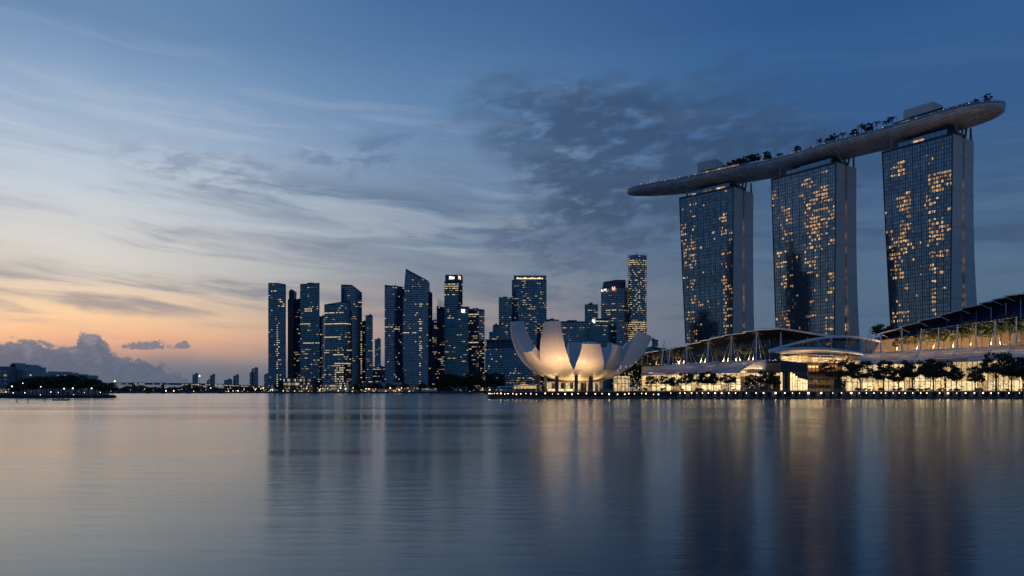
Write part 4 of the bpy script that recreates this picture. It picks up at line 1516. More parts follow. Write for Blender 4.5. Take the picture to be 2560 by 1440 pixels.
def tree(name, label, loc, h, kind, group=None, wide=1.0, olive=False, cat='tree', rot=None):
    tm, c1, c2 = (TREES + PALMS)[kind]
    hh_ = 12.0 if kind < len(TREES) else 9.0
    t_ = thing(name, label, cat, loc, group)
    s = h / hh_
    rz_ = random.uniform(0, 6.28) if rot is None else rot
    inst('trunk', tm, t_, (0, 0, 0), rz_, (s, s, s))
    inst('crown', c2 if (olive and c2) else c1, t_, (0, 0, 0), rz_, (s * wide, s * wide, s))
    return t_


# on the roof park
for px, off, h, kind, lb in ((1818, 9, 8, 0, 'round dark tree just right of the grey box on the roof park'), (1832, 7, 9, 1, 'second dark tree behind the glowing rooftop restaurant'), (1846, 6, 9.5, 2, 'wide dark tree above the end of the rooftop restaurant'),
                             (1858, 8, 8.5, 3, 'dense dark tree in the middle of the rooftop clump'), (1872, 9, 10, 4, 'bushy dark tree in the rooftop clump nearest the open deck'), (1886, 10, 10.5, 0, 'rounded dark tree at the right end of the rooftop clump'),
                             (1917, 11, 9.5, 1, 'lone umbrella shaped tree standing apart on the roof park'), (1944, 12, 7.5, 5, 'low bushy palm with lights at its foot on the roof park'), (1951, 12, 8, 6, 'spiky palm next to the low bushy rooftop palm'),
                             (1994, 12, 7, 3, 'small round tree over the row of deck lights'), (2028, 11, 5, 7, 'thin far palm in the middle of the roof park'), (2050, 12, 9, 5, 'full palm above the middle hotel tower'), (2069, 12, 6, 3, 'low bush beside the full palm above the middle tower'),
                             (2086, 12, 7.5, 4, 'dark bushy tree above the right side of the middle tower'), (2106, 12, 10, 6, 'tall palm right of the middle hotel tower top'), (2132, 12, 7, 2, 'low spreading tree right of the tall rooftop palm'),
                             (2153, 12, 11.5, 5, 'tallest rooftop palm between the middle and nearest tower'), (2170, 12, 8.5, 1, 'slim dark tree right of the tallest rooftop palm'), (2191, 12, 9.5, 7, 'palm over the left edge of the nearest tower'),
                             (2216, 12, 11, 6, 'thick palm pair left neighbour near the lit pavilion'), (2228, 12, 11.5, 5, 'thick palm pair right neighbour near the lit pavilion'), (2405, 8, 4.5, 2, 'low dark shrubby tree toward the blunt end'),
                             (2425, 8, 4.6, 0, 'dark tree just left of the last lit rooftop tree'), (2382, 9, 4.2, 4, 'low dark tree right of the larger rooftop box'), (2443, 9, 4.8, 3, 'dense tree close to the last rooftop tree'), (2467, 9, 6.0, 1, 'last rooftop tree on the blunt end of the roof park')):
    s = s_at(px, off)
    p, _, _ = on_deck(s, min(off, halfw(s) * 0.8))
    tree('roof_tree' if kind < 5 else 'roof_palm', lb, p, h * (1.2 if kind < 5 else 1.15), kind, 'trees on the roof park', cat='tree' if kind < 5 else 'palm')

# ================================================================== the petalled museum
MD, MX = 447.0, 1440.0
mcx = XX(MX, MD)
museum = thing('petal_museum', 'white museum shaped like an open lotus of curved petals, warmly floodlit', 'museum', (mcx, MD, QZ))


def V2(r, z, phi, lat=0.0):
    return Vector((mcx + r * math.sin(phi) + lat * math.cos(phi), MD - r * math.cos(phi) + lat * math.sin(phi), z))


def petal(phi, spine, widths, thick, inner, nt=30, nl=8, sky=True):
    phi = math.radians(phi)
    sp = catmull([(r, z, 0) for r, z in spine], nt)
    outer, innr = [], []
    for i, q in enumerate(sp):
        t_ = i / nt
        tg = (sp[min(nt, i + 1)] - sp[max(0, i - 1)]).normalized()
        nn = Vector((-tg.y, tg.x, 0))              # towards the bowl's inside
        w, th, wi = interp(widths, t_), interp(thick, t_), interp(inner, t_)
        ro = []
        for j in range(nl + 1):
            u = j / nl * 2 - 1
            bul = (1 - u * u) * w * 0.085
            s = q - nn * bul
            ro.append(V2(s.x, s.y, phi, u * w / 2))
        e = q + nn * th
        outer.append(ro)
        innr.append([V2(e.x, e.y, phi, -wi / 2), V2(e.x, e.y, phi, wi / 2)])
    shell = MB().grid(outer).build('petal', M_CLAD, museum, smooth=True)
    for side, k in ((0, 0), (1, -1)):
        rws = []
        for ro, ri in zip(outer, innr):
            rws.append([ro[k], ro[k].lerp(ri[side], 0.5), ri[side]])
        MB().grid(rws).build('side_wall', M_CLAD, shell, smooth=True)
    MB().grid(innr).build('inner_face', M_CLAD, shell, smooth=True)
    # truncated tip: frame and recessed skylight
    tip = outer[-1] + [innr[-1][1], innr[-1][0]]
    c = sum(tip, Vector()) / len(tip)
    inn = [c + (p - c) * 0.80 for p in tip]
    fr = MB()
    n = len(tip)
    for i in range(n):
        j = (i + 1) % n
        fr.poly([tip[i], tip[j], inn[j], inn[i]])
    fr.build('tip_frame', M_CLAD, shell)
    MB().poly(inn).build('skylight', M_GLASS2, shell)
    # fine cladding seams up the outer face
    for j in (3, 5):
        sm = MB()
        for i in range(2, nt, 1):
            a_, b_ = outer[i][j], outer[i + 1][j]
            o_ = (a_ - Vector((mcx, MD, 26))).normalized() * 0.05
            lat = Vector((math.cos(phi), math.sin(phi), 0)) * 0.05
            sm.poly([a_ - lat + o_, a_ + lat + o_, b_ + lat + o_, b_ - lat + o_])
        sm.build('seam', MATS.get('cladding_seam') or surf('cladding_seam', (0.47, 0.45, 0.44), 0.6), shell)
    return shell


W1 = [(0, 4), (0.2, 13), (0.4, 18.0), (0.62, 17.2), (0.82, 13.4), (1, 9.6)]
petal(-92, [(2, 10.4), (11.5, 11.2), (23, 15), (32.0, 23.5), (37.0, 34.5), (38.2, 44.6)], [(0, 3), (0.3, 9), (0.55, 11), (0.8, 9), (1, 6)], [(0, 1), (0.4, 6.5), (0.7, 10.5), (1, 7.4)], [(0, 2), (0.5, 8), (1, 4.5)])
petal(-52, [(2, 10.2), (14, 11.6), (24, 15.2), (31, 19.8), (37.0, 26.2)], [(0, 4), (0.3, 13), (0.6, 13), (1, 8.0)], [(0, 1), (0.5, 4), (1, 3.8)], [(0, 2), (0.5, 9), (1, 7.6)])
petal(-27, [(2, 10.2), (14, 11.3), (24, 14.6), (31.5, 21.5), (34.8, 32), (34.4, 42.2)], W1, [(0, 1), (0.4, 5), (0.75, 6), (1, 4.0)], [(0, 2), (0.5, 10), (1, 7.5)])
petal(11, [(2, 10.2), (13, 11.2), (22, 14.0), (29, 20.0), (31.5, 29.9)], [(0, 4), (0.2, 13), (0.42, 17.6), (0.72, 16), (1, 10.0)], [(0, 1), (0.4, 6), (0.75, 8.5), (1, 6.5)], [(0, 2), (0.5, 10), (1, 7)])
petal(56, [(2, 10.2), (13, 11.5), (21, 15.6), (26, 22), (28.6, 29.6)], [(0, 4), (0.3, 13), (0.6, 13), (1, 7.5)], [(0, 1), (0.4, 5), (1, 7)], [(0, 2), (0.5, 8), (1, 5)])
petal(88, [(2, 10.2), (12, 10.5), (20, 12.4), (31, 18.8), (39, 27), (43.4, 35.8)], [(0, 3), (0.3, 13), (0.6, 14.5), (1, 9.5)], [(0, 1), (0.4, 7), (0.75, 11), (1, 8)], [(0, 2), (0.5, 11), (1, 8)])
petal(-112, [(2, 10.2), (14, 12), (24, 17), (29, 24), (31, 30)], [(0, 3), (0.5, 11), (1, 7)], [(0, 1), (1, 5)], [(0, 2), (1, 6)])
petal(-150, [(2, 10.2), (14, 12), (24, 17), (28, 22), (30, 26)], [(0, 3), (0.5, 12), (1, 7)], [(0, 1), (1, 5)], [(0, 2), (1, 6)])
petal(178, [(2, 10.2), (14, 12), (22, 17), (26, 24), (27.5, 33.5)], [(0, 3), (0.5, 12), (1, 8)], [(0, 1), (1, 5)], [(0, 2), (1, 7)])
petal(125, [(2, 10.2), (14, 12), (22, 17), (26, 23), (28, 29)], [(0, 3), (0.5, 12), (1, 8)], [(0, 1), (1, 5)], [(0, 2), (1, 7)])
# bowl underside
m = MB()
rws = []
for r_, z_ in ((0.5, 9.2), (6, 9.3), (11, 10.1), (16, 11.8), (20, 13.8), (23.5, 16.2)):
    rws.append([Vector((mcx + r_ * math.cos(k * math.pi / 16), MD + r_ * math.sin(k * math.pi / 16), z_)) for k in range(32)])
m.grid(rws, closed=True)
m.build('bowl_underside', M_CLAD, museum, smooth=True)
# columns
colm = MB().hexa([(-1.0, -0.7, 0), (1.0, -0.7, 0), (1.0, 0.7, 0), (-1.0, 0.7, 0)], [(-1.0, -0.7, 9.5), (1.0, -0.7, 9.5), (1.0, 0.7, 9.5), (-1.0, 0.7, 9.5)])
colm = colm.mesh('column', surf('grey_column', (0.085, 0.09, 0.095), 0.6))
for px, dd, s in ((1341.5, -4, 0.8), (1347.5, -2, 0.8), (1363.5, -10, 0.85), (1392, -18, 1.0), (1440.5, -22, 0.95), (1477, -20, 1.15), (1503, -8, 1.0), (1412, 8, 0.7), (1460, 10, 0.7)):
    D = MD + dd
    hz = 1.0 if dd < 0 else 0.62
    inst('column', colm, museum, (XX(px, D) - mcx, dd, 0), 0.0, (s, s, (8.6 / 9.5 if abs(px - 1436) < 60 else 9.4 / 9.5)))
# glazed lobby with lit interior
lob = thing('museum_lobby', 'glazed ground floor lobby glowing under the white petals', 'lobby', (mcx, MD - 6, QZ))
D = MD - 6
ML = MB()
ML.box((XX(1362, D + 9), D + 9, QZ), (XX(1498, D + 9), D + 9.4, ZZ(955, D)))
ML.build('back_wall', M_SHOP, lob)
for i in range(17):
    px = 1362 + i * 8.2
    MB().poly([P(px, 979, D) * 1.0, P(px + 7.8, 979, D), P(px + 7.8, 956, D), P(px, 956, D)]).build('glass_pane', M_PANE, lob)
    if i % 2 == 0:
        x = XX(px, D)
        MB().box((x - 0.14, D - 0.2, QZ), (x + 0.14, D + 0.2, ZZ(955, D))).build('mullion', M_TAN, lob)
for px, w_ in ((1380, 9), (1402, 12), (1425, 8), (1452, 14), (1470, 6), (1488, 8)):
    MB().box((XX(px, D + 4), D + 4, QZ), (XX(px + w_, D + 4), D + 4.5, ZZ(957, D))).build('dark_screen', M_STEEL, lob)
MB().box((XX(1360, D), D - 1, ZZ(956, D)), (XX(1500, D), D + 9.4, ZZ(954, D))).build('ceiling_slab', M_TAN, lob)
MB().box((XX(1371, D - 7), D - 7, QZ), (XX(1432, D - 7), D - 6, QZ + 1.3)).build('lit_counter', M_SHOPB, lob)


def lamp(kind, name, loc, energy, col=(1.0, 0.62, 0.30), target=None, size=60, blend=1.0, radius=0.6, parent=None):
    ld = bpy.data.lights.new(name, kind)
    ld.energy = energy
    ld.color = col
    if kind != 'AREA':
        ld.shadow_soft_size = radius
    if kind == 'AREA':
        ld.shape = 'RECTANGLE'
        ld.size, ld.size_y = size
    if kind == 'SPOT':
        ld.spot_size = math.radians(size)
        ld.spot_blend = blend
    lo = bpy.data.objects.new(name, ld)
    COL.objects.link(lo)
    w = Vector(loc)
    if target is not None:
        lo.rotation_euler = (Vector(target) - w).to_track_quat('-Z', 'Y').to_euler()
    if parent is not None:
        lo.parent = parent
        w = w - Vector(parent.location)
    lo.location = w
    return lo


fl_box = MB().box((-0.5, -0.35, 0.35), (0.5, 0.35, 1.1)).box((-0.08, -0.08, 0), (0.08, 0.08, 0.4))
flood_mesh = fl_box.mesh('housing', M_STEEL)


def flood(px, D, target, energy, size, label):
    t_ = thing('floodlight', label, 'floodlight', (XX(px, D), D, QZ), 'floodlights aimed at the museum petals')
    inst('housing', flood_mesh, t_)
    lamp('SPOT', 'flood_lamp', (XX(px, D), D, QZ + 1.6), energy, (1.0, 0.58, 0.27), target, size, 1.0, 0.5, t_)


tg = lambda phi, r, z: V2(r, z, math.radians(phi))
flood(1338, 403.5, tg(-29, 32, 26), 15000, 90, 'floodlight on the quay before the tallest front petal')
flood(1366, 403.0, tg(-27, 33, 34), 17000, 84, 'middle floodlight on the quay before the tallest front petal')
flood(1412, 403.5, tg(-24, 32, 27), 12000, 90, 'floodlight between the two front petals')
flood(1450, 403.5, tg(10, 30, 23), 14000, 84, 'left floodlight on the quay before the shorter front petal')
flood(1474, 403.5, tg(12, 30, 26), 15000, 80, 'right floodlight on the quay before the shorter front petal')
flood(1292, 405, tg(-50, 31, 21), 5200, 60, 'floodlight before the low petal with the skylight')
flood(1230, 452, tg(-92, 37, 26), 7000, 110, 'floodlight at the far left end of the museum terrace')
for px, dd, e in ((1385, -16, 2600), (1440, -17, 3200), (1492, -12, 2200), (1360, -2, 1500)):
    t_ = thing('ceiling_spot', 'small warm spot under the white bowl of the museum', 'lamp', (XX(px, MD + dd), MD + dd, 8.2), 'spots under the museum bowl')
    inst('globe', lampm, t_, (0, 0, 0), 0, (0.6, 0.6, 0.6))
    lamp('AREA', 'spot_lamp', (XX(px, MD + dd), MD + dd, 5.2), e * 0.42, (1.0, 0.60, 0.24), target=(XX(px, MD + dd), MD + dd, 50), size=(5, 5), parent=t_)

# kiosk and canopy left of the museum
kio = thing('waterfront_cafe', 'low glass walled cafe glowing at the left foot of the museum', 'cafe', (XX(1310, 415), 415, QZ))
D = 413
MB().box((XX(1285, D + 6), D + 6, QZ), (XX(1341, D + 6), D + 6.3, ZZ(964, D))).build('back_wall', M_SHOP, kio)
MB().box((XX(1284, D), D - 1, ZZ(963, D)), (XX(1342, D), D + 7, ZZ(961, D))).build('roof', M_WHITE, kio)
for i in range(7):
    px = 1285 + i * 8
    MB().poly([P(px, 979, D), P(px + 7.6, 979, D), P(px + 7.6, 964, D), P(px, 964, D)]).build('glass_pane', M_PANE, kio)
    x = XX(px, D)
    MB().box((x - 0.1, D - 0.1, QZ), (x + 0.1, D + 0.1, ZZ(963, D))).build('mullion', M_STEEL, kio)
MB().box((XX(1286, D + 2), D + 2, QZ), (XX(1340, D + 2), D + 2.4, QZ + 1.4)).build('counter', M_STEEL, kio)
can = thing('flat_canopy', 'thin flat white canopy on slim posts at the tip of the museum terrace', 'canopy', (XX(1264, 416), 416, QZ))
MB().box((XX(1243, 416), 412, ZZ(967.5, 416)), (XX(1285, 416), 421, ZZ(965.5, 416))).build('roof', M_WHITE, can)
for px in (1245, 1266, 1283):
    for y_ in (412.6, 420.4):
        MB().tube((XX(px, y_), y_, QZ), (XX(px, y_), y_, ZZ(967.4, 416)), 0.14).build('post', M_WHITE, can)

# pergola and glass pavilion right of the museum
pav = thing('glass_pavilion', 'two storey glass pavilion with white beams between museum and mall', 'pavilion', (XX(1552, 440), 440, QZ))
D = 438
MB().box((XX(1534, D + 8), D + 8, QZ), (XX(1574, D + 8), D + 8.3, ZZ(940, D))).build('back_wall', M_SHOP, pav)
for y_ in (958.5, 945):
    MB().box((XX(1533, D), D - 1, ZZ(y_ + 0.8, D)), (XX(1573, D), D + 8, ZZ(y_ - 0.6, D))).build('floor_slab', M_WHITE, pav)
for px in (1534, 1543.5, 1553, 1562.5, 1572):
    MB().box((XX(px, D) - 0.2, D - 0.2, QZ), (XX(px, D) + 0.2, D + 0.2, ZZ(940, D))).build('post', M_WHITE, pav)
for i in range(4):
    for (ya, yb) in ((978, 959.5), (957.5, 946)):
        px = 1534.8 + i * 9.4
        MB().poly([P(px, ya, D + 0.4), P(px + 8, ya, D + 0.4), P(px + 8, yb, D + 0.4), P(px, yb, D + 0.4)]).build('glass_pane', M_RAIL if (i + ya) % 2 else M_PANE, pav)

# ================================================================== the mall
mall = thing('waterfront_mall', 'long glass fronted mall with curved glass canopies and warm lit shops', 'mall', (XX(2050, 445), 445, QZ))
GL = 442.0
rngm = random.Random(77)


def eave(px):
    return interp([(1600, 939), (1720, 936), (1850, 931), (1950, 903), (2020, 912), (2100, 914), (2150, 913), (2300, 907.5), (2450, 902.5), (2560, 897), (2700, 890)], px)


def lit_front(p0, p1, step, ytop, D, mats, ybot=976.5, rows=3, back=7.0):
    """glass wall of single panes in front of lit rooms"""
    n = int((p1 - p0) / step)
    for i in range(n):
        a_, c_ = p0 + (p1 - p0) * i / n, p0 + (p1 - p0) * (i + 1) / n
        yt = ytop((a_ + c_) / 2)
        # lit room behind, one per bay and floor
        for r_ in range(rows):
            y0, y1 = ybot + (yt - ybot) * r_ / rows, ybot + (yt - ybot) * (r_ + 1) / rows
            mt = mats[1] if (r_ == 0 and rngm.random() < 0.5) else mats[0]
            if i % 2 == 0:
                c2 = p0 + (p1 - p0) * min(n, i + 2) / n
                q = [P(a_, y0, D + back), P(c2, y0, D + back), P(c2, y1 + 0.6, D + back), P(a_, y1 + 0.6, D + back)]
                MB().poly(q).build('lit_room', mt, mall)
                fl = P(a_, y1, D)
                MB().hexa([P(a_, y1 + 0.5, D + 0.4), P(c2, y1 + 0.5, D + 0.4), P(c2, y1 + 0.5, D + back), P(a_, y1 + 0.5, D + back)], [P(a_, y1 - 0.5, D + 0.4), P(c2, y1 - 0.5, D + 0.4), P(c2, y1 - 0.5, D + back), P(a_, y1 - 0.5, D + back)]).build('floor_slab', M_TAN, mall)
            g = (c_ - a_) * 0.04
            MB().poly([P(a_ + g, y0 - 0.2, D), P(c_ - g, y0 - 0.2, D), P(c_ - g, y1 + 0.2, D), P(a_ + g, y1 + 0.2, D)]).build('glass_pane', M_PANE, mall)
        x = XX(a_, D)
        MB().box((x - 0.10, D - 0.25, QZ), (x + 0.10, D + 0.15, ZZ(yt, D))).build('mullion', M_STEEL, mall)


lit_front(1604, 1852, 12.4, eave, GL, (M_SHOP, M_SHOPB))
lit_front(1852, 1950, 12.2, lambda p: 932, GL + 2, (M_SHOP, M_SHOPB), rows=3)
lit_front(2020, 2104, 9.3, lambda p: 913, GL + 4, (M_SHOPB, M_SHOPB), rows=4)
lit_front(2104, 2600, 13.0, eave, GL, (M_SHOP, M_SHOPB))


def barrel(cb, ct, D0, D1_, cols, rows, name):
    """curved glass canopy of single panels between an eave line and a ridge line"""
    def pt(u, v):
        a_ = v * math.pi / 2
        pb, pt_ = cb(u), ct(u)
        k = math.sin(a_) * 0.55 + v * 0.45
        D = D0 + (D1_ - D0) * (1 - math.cos(a_)) * 0.6 + (D1_ - D0) * 0.4 * v
        px = pb[0] + (pt_[0] - pb[0]) * v
        z = ZZ(pb[1], D0) + (ZZ(pt_[1], D1_) - ZZ(pb[1], D0)) * k
        return Vector((XX(px, D), D, z))
    for i in range(cols):
        for j in range(rows):
            u0, u1, v0, v1 = i / cols, (i + 1) / cols, j / rows, (j + 1) / rows
            gu, gv = 0.035 / cols, 0.07 / rows
            mid = 4
            up = Vector((0, 0, 0.12))
            b0 = [pt(u0 + gu, v0 + gv), pt(u1 - gu, v0 + gv), pt(u1 - gu, v1 - gv), pt(u0 + gu, v1 - gv)]
            MB().hexa(b0, [p + up for p in b0]).build('canopy_panel', M_CANOPY, mall)
    for i in range(cols + 1):
        u = i / cols
        mb = MB()
        for j in range(8):
            mb.tube(pt(u, j / 8) + Vector((0, 0, 0.15)), pt(u, (j + 1) / 8) + Vector((0, 0, 0.15)), 0.24, n=5)
        mb.build('canopy_rib', M_WHITE, mall)
    for j in (0, rows):
        mb = MB()
        for i in range(16):
            mb.tube(pt(i / 16, j / rows) + Vector((0, 0, 0.1)), pt((i + 1) / 16, j / rows) + Vector((0, 0, 0.1)), 0.14, n=5)
        mb.build('canopy_edge', M_WHITE, mall)


barrel(lambda u: (1602 + 240 * u, 938.5 - 6.5 * u), lambda u: (1640 + 276 * u, interp([(0, 915), (0.35, 909), (0.7, 903), (1, 900.5)], u)), 438, 456, 9, 5, 'a')
barrel(lambda u: (2146 + 500 * u, eave(2146 + 500 * u)), lambda u: (2165 + 510 * u, interp([(0, 884), (0.26, 876), (0.78, 863), (1, 857)], u)), 438, 456, 11, 5, 'b')
# arched glazed end of the left canopy
m = MB()
arcp = [P(*q) for q in ((1840, 932, 438), (1850, 923, 440), (1865, 913, 443), (1885, 905.5, 448), (1915, 900.8, 455))]
for a_, c_ in zip(arcp, arcp[1:]):
    m.tube(a_, c_, 0.55, n=6)
m.build('arched_edge', M_WHITE, mall)
for i in range(6):
    x0, x1 = 1846 + i * 17, 1862.4 + i * 17
    yt0, yt1 = interp([(1840, 932), (1850, 923), (1865, 913), (1885, 905.5), (1915, 901)], x0), interp([(1840, 932), (1850, 923), (1865, 913), (1885, 905.5), (1915, 901)], x1)
    MB().poly([P(x0, 932, 445), P(x1, 932, 445), P(x1, yt1 + 1, 445), P(x0, yt0 + 1, 445)]).build('gable_pane', M_RAIL if i > 3 else M_CANOPY, mall)
# terraces behind the canopies
MB().hexa([P(1604, 916, 456), P(1945, 903, 456), P(1945, 903, 486), P(1604, 916, 486)], [P(1604, 914, 456), P(1945, 901, 456), P(1945, 901, 486), P(1604, 914, 486)]).build('terrace_slab', M_CONC_D, mall)
MB().hexa([P(2150, 886, 456), P(2680, 858, 456), P(2680, 858, 492), P(2150, 886, 492)], [P(2150, 884, 456), P(2680, 856, 456), P(2680, 856, 492), P(2150, 884, 492)]).build('terrace_slab', M_CONC_D, mall)
MB().hexa([P(1604, 980, 450), P(2680, 980, 450), P(2680, 980, 500), P(1604, 980, 500)], [P(1604, 916, 452), P(2680, 887, 452), P(2680, 887, 500), P(1604, 916, 500)]).build('inner_core', M_TAN, mall)

# great dark roofs
ROOFL = [(1608, 883), (1683, 868.5), (1713, 862.5), (1749, 853), (1775, 846.5), (1806, 839), (1859, 830.5), (1890, 824), (1939, 820), (1994, 827.5), (2049, 837), (2100, 842), (2150, 841.5)]
ROOFR = [(2201.7, 833.5), (2248.5, 818), (2296, 803), (2348.5, 788.7), (2400.6, 772), (2449.6, 758.5), (2481, 749.6), (2512.5, 740.4), (2560, 731), (2610, 720), (2660, 710)]
roof = thing('left_roof', 'dark blue arched mall roof stepping up to a crest before the middle tower', 'roof', (XX(1880, 490), 490, ZZ(905, 490)), 'great roofs of the mall')
D = 486
# dark glass wall under the roof, one tall pane at a time
for i in range(15):
    x0, x1 = 1612 + i * 24, 1635.6 + i * 24
    f = lambda x: interp([(1608, 889), (1720, 873), (1830, 859), (1930, 846), (2000, 850), (2200, 856)], x)
    MB().poly([P(x0, 916, D), P(x1, 913, D), P(x1, f(x1), D + 3), P(x0, f(x0), D + 3)]).build('wall_panel', M_ROOFB, roof)
for i, ((x0, y0), (x1, y1)) in enumerate(zip(ROOFL, ROOFL[1:])):
    rise = 1.8 if i < 8 else 0.0
    ov = 3 if i < 8 else 0
    f0, f1 = P(x0 - (0 if i == 0 else 1), y0, D - 10), P(x1 + ov, y1 + rise, D - 10)
    b0, b1 = P(x0, y0 + 3, D + 26), P(x1 + ov, y1 + rise + 3, D + 26)
    th = Vector((0, 0, 0.35))
    slab_ = MB().hexa([f0 - th, f1 - th, b1 - th, b0 - th], [f0, f1, b1, b0]).build('roof_panel', M_ROOFB, roof)
    # dark soffit dropping back to the wall head
    f = lambda x: interp([(1608, 889), (1720, 873), (1830, 859), (1930, 846), (2000, 850), (2200, 856)], x)
    MB().poly([f0 - th * 1.2, f1 - th * 1.2, P(x1, f(x1), D + 2), P(x0, f(x0), D + 2)]).build('soffit', M_SOFF, roof)
    mb = MB().tube(f0 + Vector((0, -0.2, 0)), f1 + Vector((0, -0.2, 0)), 0.34 if i < 7 else 0.62, n=6)
    mb.build('white_edge', M_WHITE, roof)
    if i < 8:
        MB().tube(f0 + Vector((0, 0, -0.2)), P(x0 + 16, y0 + 9, D + 1), 0.14, n=4).build('bracket', M_WHITE, roof)
roof2 = thing('right_roof', 'dark blue mall roof rising in stepped panels past the nearest tower', 'roof', (XX(2380, 500), 500, ZZ(850, 500)), 'great roofs of the mall')
D = 496
lowR = [(2140, 858), (2185, 853), (2240, 846), (2300, 838), (2400, 824), (2480, 814), (2560, 804), (2680, 789)]
for i in range(13):
    x0, x1 = 2182 + i * 37, 2218.4 + i * 37
    fl = lambda x: interp(lowR, x)
    fu = lambda x: interp([(2170, 848)] + ROOFR, x) + 6
    MB().poly([P(x0, fl(x0), D - 4), P(x1, fl(x1), D - 4), P(x1, fu(x1), D + 12), P(x0, fu(x0), D + 12)]).build('wall_panel', M_ROOFB, roof2)
for i, ((x0, y0), (x1, y1)) in enumerate(zip(ROOFR, ROOFR[1:])):
    f0, f1 = P(x0 - 2, y0, D + 2), P(x1 + 4, y1 + 2.6, D + 2)
    b0, b1 = P(x0, y0 + 2, D + 34), P(x1 + 4, y1 + 4, D + 34)
    th = Vector((0, 0, 0.4))
    MB().hexa([f0 - th, f1 - th, b1 - th, b0 - th], [f0, f1, b1, b0]).build('roof_panel', M_SOFF, roof2)
    MB().tube(f0 + Vector((0, -0.2, 0.0)), f1 + Vector((0, -0.2, 0.0)), 0.42, n=6).build('white_edge', M_WHITE, roof2)
    MB().poly([f0 - th * 1.2, f1 - th * 1.2, P(x1 + 4, y1 + 16, D + 11), P(x0, y0 + 15, D + 11)]).build('soffit', M_SOFF, roof2)
    for k in (0, 6):
        MB().tube(f0 + Vector((0.3, 0, -0.3)), P(x0 + 20 + k, y0 + 11 + k * 0.4, D + 1), 0.13, n=4).build('bracket', M_WHITE, roof2)
# tan rear wall of the right terrace
for i in range(12):
    x0, x1 = 2160 + i * 42, 2201.6 + i * 42
    MB().poly([P(x0, 886, 491), P(x1, 884, 491), P(x1, interp(lowR, x1), 491.5), P(x0, interp(lowR, x0), 491.5)]).build('tan_wall_panel', M_TAN, roof2)

# white fan canopies over the central entrance
fan = thing('fan_canopy', 'pair of white bowed canopies over the bright central mall entrance', 'canopy', (XX(2050, 450), 450, ZZ(900, 450)))
UP = [(1923, 877, 440), (1971, 863.7, 446), (2018, 851.5, 452), (2065, 844.5, 458), (2118, 842, 464), (2171, 848.5, 468), (2200, 854, 470)]
LO = [(1923, 878.5, 438), (1982, 871.5, 438), (2053, 871.5, 440), (2100, 876, 444), (2148, 883.5, 450), (2180, 890, 454)]
LB = [(1950, 884, 452), (1990, 884, 458), (2053, 881, 462), (2100, 884, 464), (2148, 888, 464), (2180, 893, 466)]


def beam(pl, r, name):
    c = catmull([P(*q) for q in pl], 24)
    mb = MB()
    for a_, e_ in zip(c, c[1:]):
        mb.tube(a_, e_, r, n=7)
    mb.build(name, M_WHITE, fan)
    return c


cu = beam(UP, 0.85, 'upper_beam')
cl_ = beam(LO, 0.8, 'lower_beam')
cb_ = beam(LB, 0.2, 'rear_beam')
for i in range(0, 24, 2):
    MB().poly([cl_[i], cl_[i + 2], cu[i + 2], cu[i]]).build('upper_panel', M_TINT, fan)
    MB().poly([cl_[i] - Vector((0, 0, 0.3)), cl_[i + 2] - Vector((0, 0, 0.3)), cb_[i + 2], cb_[i]]).build('soffit_panel', M_CANOPY, fan)
for i in range(1, 24, 3):
    MB().tube(cl_[i], cu[i], 0.1, n=4).build('strut', M_WHITE, fan)
# lit trusses below
for k in range(5):
    y0 = 888 + k * 5.2
    q = catmull([P(1945 + k * 6, y0 + 6, 448), P(2000, y0 - 1.5 + rngm.uniform(-1, 1), 452), P(2060, y0 + 0.5, 454), P(2110, y0 + 3, 454), P(2150, y0 + 5, 454)], 12)
    mb = MB()
    for a_, e_ in zip(q, q[1:]):
        mb.tube(a_, e_, 0.22, n=5)
    mb.build('truss_chord', M_TAN, fan)
for k in range(10):
    x0 = 1952 + k * 19
    MB().tube(P(x0, 911, 450), P(x0 + rngm.uniform(-8, 14), 885, 455), 0.16, n=5).build('truss_strut', M_TAN, fan)
for k in range(8):
    x0 = 2020 + k * 12
    for (ya, yb) in ((912, 903), (902.5, 894)):
        MB().poly([P(x0, ya, 461), P(x0 + 11.6, ya, 461), P(x0 + 11.6, yb, 461), P(x0, yb, 461)]).build('lit_clerestory', M_SHOP, fan)
for k in range(4):
    MB().poly([P(1952 + k * 17, 911, 463), P(1968.4 + k * 17, 911, 463), P(1968.4 + k * 17, 890, 463), P(1952 + k * 17, 890, 463)]).build('lit_clerestory', M_SHOP, fan)

for px, y_ in ((1975, 893), (2010, 890), (2050, 891), (2090, 893), (2130, 896), (2035, 905), (2075, 906)):
    p = P(px, y_, 450)
    t_ = thing('hall_lamp', 'warm lamp hanging under the white bowed canopies', 'lamp', p, 'lamps in the central hall')
    inst('globe', lampm, t_, (0, 0, 0), 0, (0.6, 0.6, 0.6))
    lamp('AREA', 'hall_lamp_light', p + Vector((0, 0, -3)), 700, (1.0, 0.64, 0.32), target=p + Vector((0, 2, 9)), size=(7, 4), parent=t_)

